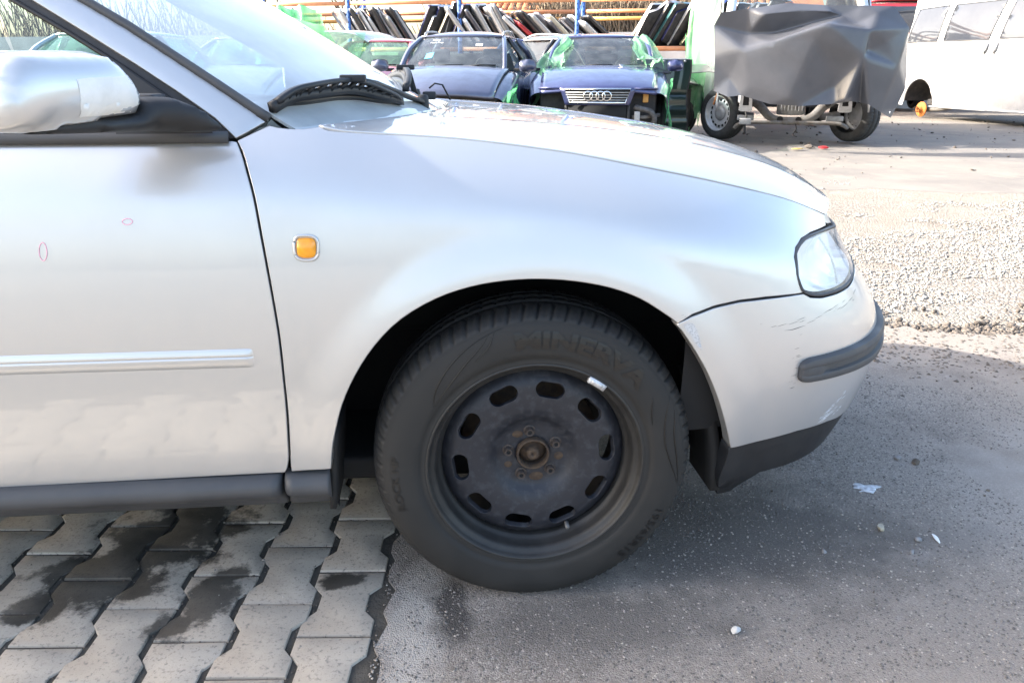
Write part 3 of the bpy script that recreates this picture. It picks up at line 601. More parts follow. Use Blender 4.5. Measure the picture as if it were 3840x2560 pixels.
# ---- single stones one can point at
mat('stone_pale', (.50,.50,.50), .85, col2=(.36,.36,.35), vscale=120, bump=.4, bscale=300); mat('stone_beige', (.46,.43,.34), .85, col2=(.33,.30,.24), vscale=120); mat('stone_grey', (.26,.26,.265), .85, col2=(.18,.18,.18), vscale=120)
mat('white_plastic', (.75,.76,.77), .4, col2=(.65,.66,.67), vscale=60); mat('white_splash', (.62,.65,.70), .9, col2=(.34,.35,.37), vscale=90, vlow=.4, vhigh=.6); mat('red_plastic', (.55,.03,.03), .4); mat('yellow_plastic', (.62,.45,.12), .5)
def rock(name, pos, s, m, label, seed, cat='stone', rz=0.):
    r = random.Random(seed); bm = bmesh.new(); bmesh.ops.create_icosphere(bm, subdivisions=2, radius=1)
    pl = [(Vector((r.uniform(-1, 1), r.uniform(-1, 1), r.uniform(-.6, 1))).normalized(), r.uniform(.55, .85)) for _ in range(9)]
    for v in bm.verts:
        for nn, dd in pl:
            q = v.co.dot(nn)
            if q > dd: v.co -= nn*(q-dd)
    V = [(v.co.x*s[0], v.co.y*s[1], v.co.z*s[2]+s[2]*.62) for v in bm.verts]; F = [[v.index for v in f.verts] for f in bm.faces]; bm.free()
    o = obj(name, V, F, M(m), sharp=25); o.location = pos; o.rotation_euler = (0, 0, rz); tag(o, label, cat); return o
for (p, s, m, lb, nm, ct) in TRS: rock(nm, p, s, m, lb, int(abs(p[0]*1000)), ct, p[0]*7)
sp = [(.0,.0)]; so_ = [(.030*math.cos(t)*(1+.35*math.sin(3*t+1)+.2*math.sin(7*t)), .022*math.sin(t)*(1+.3*math.sin(4*t))) for t in np.linspace(0, 2*math.pi, 40)[:-1]]
P, F, l = fill2d(so_, (), .01); o = obj('paint_splash', *thick([(x, y, .0022) for x, y in P], F, .0015), M('white_splash')); o.location = SPL; tag(o, 'white dried paint splash on the asphalt right of the bumper', 'splash')
# ---------------------------------------------------------------- the silver hatchback
car = empty('silver_hatchback', (WX, YC, 0), 'silver three-door hatchback parked in front, black steel wheel facing us', 'car')
NEAR = []                                        # parts of the near flank, mirrored to the far flank at the end
def keep(o): NEAR.append(o); return o
SP = M('silver_paint')
# door skin
door_out = [*TR['door_front'], *TR['door_bottom'][1:], (-1.38,.300), (-1.43,.33), (-1.46,.45), (-1.465,.70), (-1.45,.9085), (-.725,.9085), (-.40,.9085), (-.352,.9082)]
door_out = [(-1.46,.9085), (-.725,.9085), (-.352,.9085)]+spline(TR['door_front'], 4)+TR['door_bottom'][1:]+[(-1.38,.300), (-1.43,.325), (-1.455,.42), (-1.465,.70)]
door = keep(panel('door', door_out, side, side_n, SP, car, .022, inset=.0022, lip=.03))
# fender
fen = (TR['fender_cowl'][:-1]+spline(TR['gap'], 3)+TR['lamp_edge']+[(a, b+.0035) for a, b in TR['bumper_top'][::-1][1:]][:-1]
       + spline(TR['arch_f'], 3)[::-1]+[(-.2635,.3115), (-.3010,.3072)]+[(a+.0036, b) for a, b in spline(TR['door_front'][1:-2], 4)[::-1]])
fender = keep(panel('fender', fen, side, side_n, SP, car, .018, inset=.0014, lip=.03))
# bumper: one moulding from arch to arch
UN = X0+(YC-1.30)*math.pi/2
bum = ([(a, b-.003) for a, b in TR['bumper_top']]+[(a, b-.006) for a, b in TR['lamp_bottom'][1:]]+[(.95,.596), (1.05,.594), (1.2,.592), (1.4,.592), (UN-.003,.592)]
       + [(UN-.003,.285), (1.3,.285), (1.1,.288), (.95,.294)]+[(a, b+.002) for a, b in TR['bumper_bottom'][::-1]]+spline(TR['arch_b'], 3)[::-1][1:-1])
panel('bumper', bum, side, side_n, SP, car, .018, lip=.028, mirror=True)
lip_o = [(a, b-.002) for a, b in TR['bumper_bottom']]+[(.95,.290), (1.1,.284), (1.3,.281), (UN-.003,.281), (UN-.003,.20), (1.2,.20), (1.0,.203), (.87,.206)]+TR['lip_bottom'][::-1]+TR['lip_rear'][::-1][1:-1]
def lipf(u, z):
    p = side(u, z); n = side_n(u, z); k = np.clip((.30-z)/.12, 0, 1)[..., None]
    return p-n*(.004+.003*k*k)
def num_n(f):
    def g(u, z, e=.003):
        n = np.cross(f(u+e, z)-f(u-e, z), f(u, z+e)-f(u, z-e)); return n/np.linalg.norm(n, axis=-1, keepdims=True)
    return g
panel('bumper_lip', lip_o, lipf, num_n(lipf), M('trim_black'), car, .02, lip=.03, mirror=True)
# rub strip on the bumper: raised, with a recessed middle groove
def strip_fn(t, a):
    """t along the bumper, a 0..1 round the section from top edge to bottom edge"""
    z0 = np.interp(t, [.675,.70,.92,1.7], [.4885,.4890,.484,.482]); z1 = np.interp(t, [.675,.70,.92,1.7], [.4375,.4370,.4235,.42])
    return z0, z1
us = np.concatenate([[.6752,.678,.684,.692], np.linspace(.70, UN, 70)])
prof = [(0, -.004), (.02, .006), (.08, .0125), (.2, .0145), (.30, .0145), (.34, .0135), (.38, .0070), (.62, .0070), (.66, .0135), (.70, .0145), (.82, .0145), (.93, .0125), (.985, .006), (1, -.004)]
V = []; F = []; k = len(prof)
for i, u in enumerate(us):
    sc = [.45, .68, .86, .96][i] if i < 4 else 1.
    z0, z1 = strip_fn(u, 0); zc = (z0+z1)/2; hh = (z0-z1)/2*sc; lift = [.25, .65, .9, .97][i] if i < 4 else 1
    for a, d in prof:
        z = zc+hh*(1-2*a); dd = d if i >= 7 or d > .0075 or d < .0065 else .0140
        p = side(u, z)+side_n(u, z)*(dd*lift if d > 0 else d); V.append(tuple(p))
for i in range(len(us)-1):
    for j in range(k-1): a = i*k+j; F.append([a, a+1, a+k+1, a+k])
F.append(list(range(k)))
n0 = len(V); V += [(x, 2*YC-y, z) for x, y, z in V]; F += [[i+n0 for i in f[::-1]] for f in F]
obj('rub_strip', V, F, M('trim_grey'), car, world=True, sharp=32)
# side moulding on the door
def mould(u, z):
    t = (z-.5275)/.0375; d = .0055*np.clip(1-np.abs(2*t-1)**2.6, 0, 1)-.0018*np.exp(-((z-.5495)/.0014)**2)
    e = np.clip((-.3384-u)/.012, 0, 1); d = d*np.sqrt(e)
    return side(u, z)+side_n(u, z)*(d-.001)[..., None]
V, F = grid(lambda a, b: mould(np.array(-1.40+a*(1.40-.3386)), np.array(.5275+.0375*b+(.002 if a > .9 else 0)*0)), 90, 24)
def mgrid():
    ua = np.concatenate([np.linspace(-1.40, -.37, 40), np.linspace(-.366, -.3386, 12)]); zb = np.linspace(.5278, .5650, 40)
    return [tuple(mould(np.array(u), np.array(z-(0 if u < -.34 else 0)))) for u in ua for z in zb], [[i*40+j, (i+1)*40+j, (i+1)*40+j+1, i*40+j+1] for i in range(len(ua)-1) for j in range(39)]
V, F = mgrid(); keep(obj('door_moulding', V, F, SP, car, world=True))
# side indicator with a pale surround
rp = spline(TR['repeater'], 4, True)
def on_side(P, h): P = np.asarray(P); return side(P[:, 0], P[:, 1])+side_n(P[:, 0], P[:, 1])*np.asarray(h)[:, None]
P, h, F, lp = inflate(offset_poly(rp, .0035), .004, .006, .35)
V = on_side(P, h+.001); rep = keep(obj('side_indicator', V, F, M('orange_lens'), car, world=True))
V, F = sweep(on_side(rp+[rp[0]], np.full(len(rp)+1, .001)), circ(.0028, 6)); obj('surround', V, F, SP, rep, world=True)
# sill trims
SILL = [(1.345,.304), (1.322,.301), (1.309,.292), (1.303,.279), (1.305,.268), (1.315,.258), (1.327,.249), (1.339,.239), (1.349,.226), (1.362,.217), (1.46,.212)]
def sill(x0, x1, rnd0, rnd1, n=40):
    V = []; F = []; k = len(SILL); xs = np.unique(np.concatenate([np.linspace(x0, x1, n), np.linspace(x0, x0+.025, 8), np.linspace(x1-.025, x1, 8)]))
    for x in xs:
        e = 0
        if rnd1: e = max(e, 1-min(1, (x1-x)/.02))
        if rnd0: e = max(e, 1-min(1, (x-x0)/.02))
        q = .018*(1-math.sqrt(max(0, 1-e*e)))
        for y, z in SILL: V.append((x, y+q*(1 if y < 1.34 else .3), z-.012*(x < -.32)*(-x-.32)/1.0*.4))
    for i in range(len(xs)-1):
        for j in range(k-1): a = i*k+j; F.append([a, a+k, a+k+1, a+1])
    F += [list(range(k)), [(len(xs)-1)*k+j for j in range(k)][::-1]]
    return V, F
V, F = sill(-1.6, -.3215, False, True); keep(obj('sill_trim', V, F, M('trim_grey'), car, world=True))
V, F = sill(-.3165, -.232, True, False, 12); keep(obj('sill_trim', V, F, M('trim_grey'), car, world=True))
# pen rings on the door
for nm in ('ring_a', 'ring_b'):
    r_ = spline(TR[nm], 5, True); V, F = sweep(on_side(r_+[r_[0]], np.full(len(r_)+1, .0004)), circ(.0006, 5)); obj('pen_mark', V, F, M('pink_pen'), door, world=True)
# bonnet
G3 = np.array([side(u, z) for u, z in TR['gap']]); gs = (G3[:, 0]-G3[0, 0])/(G3[-1, 0]-G3[0, 0])
fgx, fgy, fgz = smooth_tab(gs, G3[:, 0], .04, 801), smooth_tab(gs, G3[:, 1], .05, 801), smooth_tab(gs, G3[:, 2], .05, 801)
fcz = smooth_tab(np.array([0,.2,.4,.6,.75,.87,.95,1.]), np.array([.9296,.9154,.8994,.8716,.8370,.7979,.7564,.7214]), .12, 801)
def bonnet(s, v):
    s = np.asarray(s, float); v = np.asarray(v, float); w_ = np.abs(v)**2; wz = np.abs(v)**2.6
    gy = fgy(s)+.0035
    x = fgx(s)*w_+(.02+(.9977-.02)*s)*(1-w_); y = YC+v*(YC-gy); z = (fgz(s)+.0025)*wz+fcz(s)*(1-wz)
    cr = np.abs(v)                                              # two soft creases run forward over the bonnet
    z = z+.004*np.exp(-((cr-.62)/.05)**2)*np.sin(np.clip(s, 0, 1)*math.pi)
    return np.stack([x, y, z], -1)
bonnet_n = num_n(bonnet)
bn = lambda s, v: -bonnet_n(s, v)
bo = [(0, -1), (.25, -1), (.5, -1), (.75, -1), (.95, -1), (1, -.985), (1, 0), (1, .985), (.95, 1), (.5, 1), (0, 1), (0, 0)]
bo = resample(bo, .05)
V0 = bonnet(np.array([.5]), np.array([0.]))
if bonnet_n(np.array(.5), np.array(0.))[2] > 0: bn = bonnet_n
panel('bonnet', bo, bonnet, bn, SP, car, .03, lip=.022)
# wheel arch liner, inner wing and floor
V, F = lathe([(.396, 1.354-YC), (.400, 1.40-YC), (.405, 1.70-YC), (.05, 1.705-YC)], 40, 'y', R(-104), R(98))
V = [(x, y+YC, z+WZ) for x, y, z in V]; keep(obj('arch_liner', [(x+WX, y, z) for x, y, z in V], F, M('liner_black'), car, world=True))
V, F = grid(lambda a, b: (.553-.045*a*a-.004*b, 1.372+.13*b, .195+.24*a), 8, 4); keep(obj('liner_foot', *thick(V, F, .02), M('liner_black'), car, world=True))
V, F = grid(lambda a, b: (-.226+.012*a, 1.335+.16*b, .215+.16*a), 6, 4); keep(obj('mud_guard', *thick(V, F, .012), M('liner_black'), car, world=True))
mb = MB(); mb.add(*box((-1.0,YC,.235), (2.2,1.42,.05), .01)); mb.add(*box((.62,YC,.25), (.24,1.3,.05), .01)); mb.add(*box((.16,YC,.24), (.9,.86,.12), .02)); mb.obj('underbody', M('liner_black'), car, world=True)
# dark structure behind the panel gaps
V, F = grid(lambda a, b: side(np.array(-1.6+a*1.36), np.array(.32+b*.57))+np.array([0,.035,0]), 20, 14); keep(obj('inner_structure', V, F, M('inner_dark'), car, world=True))
def inner2(a, b):
    u = .45+a*.5; z = .33+b*.40; p = side(np.array(u), np.array(z))-side_n(np.array(u), np.array(z))*.05; return p
V, F = grid(inner2, 14, 10); keep(obj('inner_structure', V, F, M('inner_dark'), car, world=True))
mb = MB(); mb.add(*sweep([(-.28,1.47,.86), (.1,1.475,.845), (.42,1.51,.74)], [(-.05,-.01), (.05,-.01), (.05,.02), (-.05,.02)])); keep(mb.obj('wing_rail', M('inner_dark'), car, world=True))
mb = MB(); mb.add(*box((.22,YC,.58), (.7,.95,.26), .03)); mb.obj('engine', M('inner_dark'), car, world=True)
# headlight
lamp_o = TR['lamp_edge'][::-1][:-1]+[(.93,.700), (1.02,.694), (1.18,.688), (1.20,.645), (1.18,.606), (1.0,.600), (.90,.600)]+TR['lamp_bottom'][::-1][:-1]
lamp_o = spline(offset_poly(lamp_o, .0055), 3, True)
lf = lambda u, z: side(u, z)+side_n(u, z)*.001
lens = keep(panel('headlight', lamp_o, lf, side_n, M('lens_clear'), car, .012, lip=.012))
tag(lens, 'clear headlight in a grey seal at the corner of the silver car')
sl = offset_poly(lamp_o, -.002)
V, F = sweep(on_side(sl+[sl[0]], np.full(len(sl)+1, -.001)), [(-.0045,-.004), (.0045,-.004), (.0045,.001), (0,.002), (-.0045,.001)]); obj('seal', V, F, M('trim_grey'), lens, world=True)
P, h, F, lp = inflate(offset_poly(lamp_o, .003), .012, .042, .40)
obj('housing', on_side(P, -h-.006), [f[::-1] for f in F], M('lamp_white'), lens, world=True)
V, F = lathe([(.005,0), (.022,.006), (.042,.022), (.055,.045), (.060,.07)], 28, 'x')
T_ = Matrix.Translation((.735,1.66,.655)) @ Matrix.Rotation(R(-18), 4, 'Z') @ Matrix.Scale(.8, 4); mb = MB().add(V, F, T_); mb.obj('reflector', M('reflector'), lens, world=True)
V, F = sweep(on_side([(.85+.03*math.sin((z-.61)/.085*math.pi), z) for z in np.linspace(.608, .698, 12)], np.full(12, -.014)), circ(.0025, 6)); obj('chamber_wall', V, F, M('scuff'), lens, world=True)
V, F = lathe([(0,.045), (.005,.043), (.007,.036), (.007,0)], 12, 'x'); MB().add(V, F, T_).obj('bulb', M('bulb_glass'), lens, world=True)
# grille carried by the bonnet
def grf(u, z): return side(u, z)-side_n(u, z)*.012
g_o = [(1.21,.60), (1.25,.70), (UN-.003,.705), (UN-.003,.60)]
gr = panel('grille', g_o, grf, side_n, M('inner_dark'), car, .03, lip=.01, mirror=True)
for q in range(4):
    z = .618+.022*q; V, F = sweep([tuple(side(np.array(u), np.array(z))) for u in np.linspace(1.24, UN, 14)]+[tuple(side(np.array(u), np.array(z))*[1,-1,1]+[0,2*YC,0]) for u in np.linspace(UN, 1.24, 14)[1:]], circ(.005, 6)); obj('slat', V, F, M('chrome'), gr, world=True)
def fpf(u, z): return side(u, z)-side_n(u, z)*.004
panel('front_panel', [(.90,.7135), (.93,.7055), (1.02,.699), (1.20,.693), (1.24,.708), (UN-.003,.712), (UN-.003,.735), (1.2,.738), (1.02,.732), (.92,.722)], fpf, side_n, SP, car, .02, lip=.02, mirror=True)
# greenhouse: pillars, frames and glass lie on one leaning plane
def gh(x, z, o=0.): z = np.asarray(z, float); return np.stack([np.asarray(x, float)+0*z, 1.385+(z-.91)*.33+o, z], -1)
def ghn(x, z): n = np.array([0,-1,.33]); n /= np.linalg.norm(n); return np.broadcast_to(n, np.shape(np.asarray(x)+0*np.asarray(z))+(3,)).copy()
up_l, lo_l, fr_l, gl_l = TR['pil_up'], TR['pil_lo'], TR['frame_lo'], TR['seal_up']
def ext(l, z=1.365):
    (x1, z1), (x0, z0) = l[-1], l[-2]; k = (z-z1)/(z1-z0); return l+[(x1+(x1-x0)*.5*k, z1+(z1-z0)*.5*k), (x1+(x1-x0)*k*.97-.0, z)]
up_l, lo_l, fr_l, gl_l = ext(up_l), ext(lo_l), ext(fr_l, 1.34), ext(gl_l)
f_xu = smooth_tab(np.array([p[1] for p in up_l]), np.array([p[0] for p in up_l]), .06, 801); f_xl = smooth_tab(np.array([p[1] for p in lo_l]), np.array([p[0] for p in lo_l]), .06, 801)
def pil_surf(x, z):
    xu = f_xu(z); xl = f_xl(z)
    t = np.clip((x-xl)/np.maximum(xu-xl, .01), -.15, 1.15); t = np.maximum(t, 0)
    return gh(x, z)+np.stack([0*t, .024*t**2.0-.004, 0*t], -1)
pil_o = lo_l+up_l[::-1]
keep(panel('pillar', pil_o, pil_surf, num_n(pil_surf), SP, car, .02, inset=.0015, lip=.02))
# roof
def roof_f(a, b):
    x = -.93-a*1.55; v = b*2-1; zc = 1.41+.015*math.sin(a*math.pi)-.05*a*a; ze = 1.362-.05*a*a
    return (x+.06*(1-v*v)*(1-2*a), YC+v*(YC-1.535-.03*a), ze+(zc-ze)*(1-abs(v)**3))
V, F = grid(roof_f, 20, 25); obj('roof', *thick(V, F, .03), SP, car, world=True)
# door frame, seals
fr_o = fr_l+[(-1.40,1.34), (-1.40,1.362)]+lo_l[::-1]
frm = keep(panel('door_frame', [(x, z) for x, z in fr_o], lambda x, z: gh(x, z, .006), ghn, M('seal_rubber'), car, .03, inset=.0008, lip=.03))
V, F = sweep([tuple(gh(x, z, .002)) for x, z in resample(fr_l, .03, False)], circ(.004, 6)); obj('frame_seal', V, F, M('trim_black'), frm, world=True)
V, F = sweep([(x, 1.378, .915) for x in np.linspace(-1.45, -.358, 20)], [(-.006,-.010), (.008,-.010), (.006,.004), (.0,.009), (-.005,.006)]); keep(obj('belt_seal', V, F, M('trim_grey'), car, world=True))
gl_o = [(-1.40,.90), (-1.40,1.338)]+[(x-.004, z) for x, z in fr_l[::-1]]
gl_o = [(x, max(z, .90)) for x, z in gl_o]
keep(panel('door_window', gl_o, lambda x, z: gh(x, z, .018), ghn, M('door_glass'), car, .06, lip=.004))
# windscreen
WS0, WS1 = np.array(gh(*[np.array(q) for q in gl_l[0]]))+[.0,.024,0], np.array(gh(np.array(gl_l[-1][0]), np.array(gl_l[-1][1])))+[0,.02,0]
def screen(s, v):
    s = np.asarray(s, float); v = np.asarray(v, float); a = np.abs(v)
    E = WS0+(WS1-WS0)*s[..., None]; Cn = np.array([-.02,0,.925])+(np.array([-.88,0,1.405])-np.array([-.02,0,.925]))*s[..., None]
    Cn = Cn+np.stack([0*s, 0*s, .018*np.sin(np.clip(s, 0, 1)*math.pi)], -1)
    w_ = a**2.0; wz = a**2.3
    return np.stack([E[..., 0]*w_+Cn[..., 0]*(1-w_), YC+v*(YC-E[..., 1]), E[..., 2]*wz+Cn[..., 2]*(1-wz)], -1)
screen_n0 = num_n(screen); sg_ = 1 if screen_n0(np.array(.5), np.array(0.))[2] > 0 else -1
screen_n = lambda s, v: screen_n0(s, v)*sg_
so = resample([(-.06,-1), (1,-1), (1,1), (-.06,1)], .06)
ws = panel('windscreen', so, screen, screen_n, M('screen_glass'), car, .05, lip=.005)
V, F = grid(lambda a, b: screen(np.array(-.07+a*.115*(1+.0*b)), np.array(b*2-1))-screen_n(np.array(0.), np.array(b*2-1))*.006, 4, 41); obj('black_border', V, F, M('border_grey'), ws, world=True)
# seal between windscreen and pillar
sp_ = [((gh(np.array(a[0]), np.array(a[1]))+gh(np.array(b[0]), np.array(b[1])))/2+[0,.020,.0]) for a, b in zip(up_l, gl_l)]
V, F = sweep(resample([tuple(p) for p in sp_], .03, False), [(-.008,-.010), (.008,-.010), (.0095,.002), (0,.005), (-.0095,.002)]); keep(obj('screen_seal', V, F, M('trim_grey'), car, world=True))
# cowl between windscreen and bonnet
def cowl(a, b):
    v = b*2-1; p = bonnet(np.array(.012), np.array(v*.985))-[0,0,.028]; q = screen(np.array(.03), np.array(v*.985))-screen_n(np.array(.03), np.array(v*.985))*.012
    return p+(q-p)*a-np.array([0,0,.02*math.sin(a*math.pi)])
V, F = grid(cowl, 6, 41); obj('cowl', V, F, M('trim_grey'), car, world=True)
# wipers on the windscreen
def wiper(sv, arm_to, name='wiper', h=.034):
    sv = spline(sv, 5); n = len(sv); C_ = [screen(np.array(a), np.array(b)) for a, b in sv]; Nn = [screen_n(np.array(a), np.array(b)) for a, b in sv]
    wp = None; S = np.linspace(0, 1, n); hh = h*np.sin(np.clip(S*1.02, 0, 1)*math.pi)**.7
    V = []; F = []
    for i in range(n):
        p, m_ = C_[i], Nn[i]; t = C_[min(i+1, n-1)]-C_[max(i-1, 0)]; t /= np.linalg.norm(t); sdv = np.cross(t, m_)
        for o in (-1, 1):
            for q in (.001, .012): V.append(tuple(p+m_*q+sdv*o*(.0015 if q < .005 else .004)))
    for i in range(n-1):
        a = i*4; b = a+4; F += [[a, b, b+1, a+1], [a+3, b+3, b+2, a+2], [a+1, b+1, b+3, a+3]]
    root = obj(name, V, F, M('tyre_print'), car, world=True)
    # bow: two flat rails joined by bridges so that slots stay open between them
    mid = [C_[i]+Nn[i]*(.010+hh[i]*.45) for i in range(n)]; top = [C_[i]+Nn[i]*(.012+hh[i]) for i in range(n)]
    mb = MB(); mb.add(*sweep([tuple(p) for p in mid], lambda i, t: [(-.008,-.010), (.008,-.010), (.006,.008), (-.006,.008)])); mb.obj('blade_carrier', M('trim_black'), root, world=True)
    i0, i1 = int(n*.06), int(n*.97)
    mb = MB(); mb.add(*sweep([tuple(p) for p in top[i0:i1]], lambda i, t: [(-.008,-.004), (.008,-.004), (.006,.004), (-.006,.004)]))
    for q in np.linspace(.08, .95, 15):
        i = int(q*(n-1)); mb.add(*sweep([tuple(mid[i]), tuple(top[min(i+1, n-1)])], [(-.006,-.004), (.006,-.004), (.006,.004), (-.006,.004)]))
    mb.obj('bow', M('trim_black'), root, world=True)
    im = int(n*.56); a = top[im]+Nn[im]*.004; mb = MB(); mb.add(*box(tuple(a), (.05,.03,.014), .003))
    pth = [tuple(a), tuple(a+(np.array(arm_to)-a)*.25+Nn[im]*.006), tuple(a+(np.array(arm_to)-a)*.8), tuple(arm_to)]
    mb.add(*sweep(pth, lambda i, t: [(-.006-.004*t,-.004), (.006+.004*t,-.004), (.005+.003*t,.004), (-.005-.003*t,.004)]))
    mb.add(*lathe([(0,.02), (.012,.018), (.014,0), (.016,-.02)], 12, 'z')[0:0] if False else ([], []))
    V, F = lathe([(0,.018), (.011,.016), (.014,.006), (.015,-.03)], 14, 'z'); mb.add([(x+arm_to[0], y+arm_to[1], z+arm_to[2]) for x, y, z in V], F)
    mb.obj('arm', M('trim_black'), root, world=True)
    return root
w1 = wiper(TR['wiper'], tuple(bonnet(np.array(0.), np.array(-.20))+[-.055,0,.012]))
w2 = wiper([(.075,-.18), (.10,.05), (.105,.3), (.09,.55)], tuple(bonnet(np.array(0.), np.array(.42))+[-.055,0,.012]), h=.03)
mb = MB(); b0 = bonnet(np.array(0.), np.array(-.03))+[-.05,0,.03]
mb.add(*box(tuple(b0-[0,0,.008]), (.035,.025,.02), .005)); mb.add(*tube([tuple(b0+[.0,0,.01]), tuple(b0+[.015,.0,.022]), tuple(b0+[.035,.01,.018]), tuple(b0+[.055,.015,-.02])], .0025, 6)); mb.obj('washer_jet', M('trim_black'), car, world=True)
# door mirror
mo = TR['mirror']                                  # cover outline: (along the mirror, height) seen square-on
MI, MO = np.array([-.470,1.305,0.]), np.array([-.556,1.07,0.]); md = (MO-MI)/np.linalg.norm(MO-MI); mn = np.array([-md[1]*-1, 0, 0]); mn = np.cross(md, [0,0,1.]); mn /= np.linalg.norm(mn)
if mn[1] > 0: mn = -mn
def mir(P, h): P = np.asarray(P); return MI[None]+md[None]*P[:, :1]+np.array([0,0,1.])[None]*P[:, 1:2]+mn[None]*np.asarray(h)[:, None]
mir_root = obj('door_mirror', *box((-.47,1.34,.965), (.05,.06,.04), .008), M('trim_black'), car, world=True); keep(mir_root)
P, h, F, lp = inflate(spline(mo, 4, True), .007, .050, .40, 2500); n = len(P)
bk = mir(P[lp], np.full(len(lp), -.055))-md*0.0
V = np.concatenate([mir(P, h), bk]); F2 = [list(f) for f in F]
for i in range(len(lp)): F2.append([lp[i], lp[(i+1) % len(lp)], n+(i+1) % len(lp), n+i][::-1])
F2.append([n+i for i in range(len(lp))])
cov = obj('cover', V, F2, SP, mir_root, world=True, sharp=50); tag(cov, 'scuffed silver mirror cover patched with peeling clear tape')
# scraped lower edge and patches of clear tape on the cover
def on_cover(pts, lift):
    pts = np.asarray(pts); d = ((pts[:, None]-P[None])**2).sum(-1); i = np.argsort(d, 1)[:, :4]; w_ = 1/(np.take_along_axis(d, i, 1)+1e-7); hh = (h[i]*w_).sum(1)/w_.sum(1); return mir(pts, hh+lift)
for tp, dz in ((TR['tape_a'], .0005), (TR['tape_b'], .0009)):
    Q, F, l2 = fill2d(tp, (), .008); obj('tape_patch', on_cover(Q, dz), F, M('tape'), cov, world=True)
# black underside of the housing and its foot on the door
P2, h2, F, lp = inflate(spline(TR['mirror_low'], 3, True), .010, .030, .5, 800); n = len(P2)
def foot(P, h):
    P = np.asarray(P); t = np.clip((P[:, 0])/.235, -1, 1); k = MI[None]+md[None]*P[:, :1]; k[:, 1] = np.where(P[:, 0] < 0, MI[1]+np.abs(P[:, 0])*.42, k[:, 1]); k[:, 0] = np.where(P[:, 0] < 0, MI[0]-P[:, 0]*.92, k[:, 0])
    r = k+np.array([0,0,1.])*P[:, 1:2]+mn[None]*(np.asarray(h)+.010)[:, None]; return r
bk = foot(P2[lp], np.full(len(lp), -.045)); V = np.concatenate([foot(P2, h2), bk]); F2 = [list(f) for f in F]
for i in range(len(lp)): F2.append([lp[i], lp[(i+1) % len(lp)], n+(i+1) % len(lp), n+i][::-1])
F2.append([n+i for i in range(len(lp))]); obj('housing', V, F2, M('trim_black'), mir_root, world=True)
Q, F, l2 = fill2d(TR['sail'], (), .02); obj('sail_panel', *thick(gh(Q[:, 0], Q[:, 1], .002), F, -.016), M('trim_black'), mir_root, world=True, smooth=False)
gp = [(x, z) for x, z in spline(mo, 3, True)]; Q, F, l2 = fill2d(offset_poly(gp, .008), (), .03); obj('mirror_glass', mir(Q, np.full(len(Q), -.0555)), F, M('chrome'), mir_root, world=True)
# wear on the bumper
for nm in ('scuff',):
    Q, F, l2 = fill2d(spline(TR[nm], 3, True), (), .008); obj('scuff_mark', on_side(Q, np.full(len(Q), .0005)), F, M('scuff'), bpy.data.objects['bumper'], world=True)
def scratch(pts, r, m_, par='bumper'):
    pts = resample(pts, .01, False); V, F = sweep(on_side(pts, np.full(len(pts), .0002)), lambda i, t: circ(max(.0001, r*math.sin(math.pi*min(max(t,.03),.97))), 5)); return V, F
mb = MB(); sr = random.Random(3)
mb.add(*scratch(TR['scratch_a'], .0006, None))
for i in range(22):
    u = .60+sr.random()*.30; z = .553+.012*sr.random()+(u-.6)*.055; l = .008+.02*sr.random(); mb.add(*scratch([(u, z), (u+l, z+l*.12)], .0003, None))
for i in range(16):
    u = .655+sr.random()*.02; z = .42+.12*sr.random(); mb.add(*scratch([(u, z), (u+.006+.008*sr.random(), z+.001)], .0004, None))
for u, z in TR['chips']:
    mb.add(*scratch([(u-.002, z), (u+.002, z+.0004)], .0016, None))
tag(mb.obj('scratches', M('trim_grey'), bpy.data.objects['bumper'], world=True), kind='stuff')
mb = MB()
for i in range(40):
    a = sr.random(); u = .765+.075*a; z = .318+.045*sr.random()*(.4+a); l = .006+.012*sr.random(); mb.add(*scratch([(u, z), (u+l, z+l*.3)], .00042, None))
tag(mb.obj('scrapes', M('scratch_white'), bpy.data.objects['bumper'], world=True), kind='stuff')

# ---- front wheel
TY, TW = 1.306, .195                              # outer sidewall plane, tyre width
TP = [(.206,.013), (.209,.004), (.215,.0035), (.222,.006), (.224,.003), (.235,.0008), (.25,0.), (.262,.0004), (.274,.0026), (.283,.006), (.289,.0095), (.2905,.011), (.2925,.0115), (.299,.018), (.3045,.0255), (.3080,.033), (.3102,.0405)]
TP2 = [(.3115,.052), (.3125,.062), (.3050,.0635), (.3050,.071), (.3128,.0725), (.3138,.090), (.3065,.0915), (.3065,.1015), (.3138,.103), (.3128,.1215), (.3050,.123), (.3050,.131), (.3125,.1325), (.3115,.143)]
half = TP+TP2+[(r, TW-h) for r, h in TP[::-1]]
SEGS = 70*6
def tyre_verts(prof, n, grooves=True):
    V = []; F = []; k = len(prof)
    for i in range(n):
        a = 2*math.pi*i/n
        for j, (r, h) in enumerate(prof):
            rr = r; aa = a
            if grooves:
                sh = min(h, TW-h); q = 0
                if sh < .06 and r > .2915: aa = a+.10*(sh-.02)/.04*(1 if h < TW/2 else -1)*.35; q = 1 if (i % 6) == 0 else .25 if (i % 6) == 3 and sh > .015 else 0
                elif sh > .075 and r > .31: q = .6 if (i+3) % 6 == 0 else 0
                rr = r-.0065*q*min(1, (r-.2905)/.008)
            z = WZ+rr*math.cos(aa); x = rr*math.sin(aa); hh = h
            if z < .0015:
                z = .0015
            d = max(0, (.06-z))/.06; bul = .006*d*max(0, 1-abs((math.hypot(x, z-WZ))-.26)/.05)
            V.append((WX+x, TY+h+(-bul if h < TW/2 else bul), z))
    for i in range(n):
        for j in range(k-1): a = i*k+j; b = ((i+1) % n)*k+j; F.append([a, b, b+1, a+1])
    return V, F
wheel = empty('wheel_part', (WX, 1.40, WZ), None, None); wheel.name = 'front_wheel'
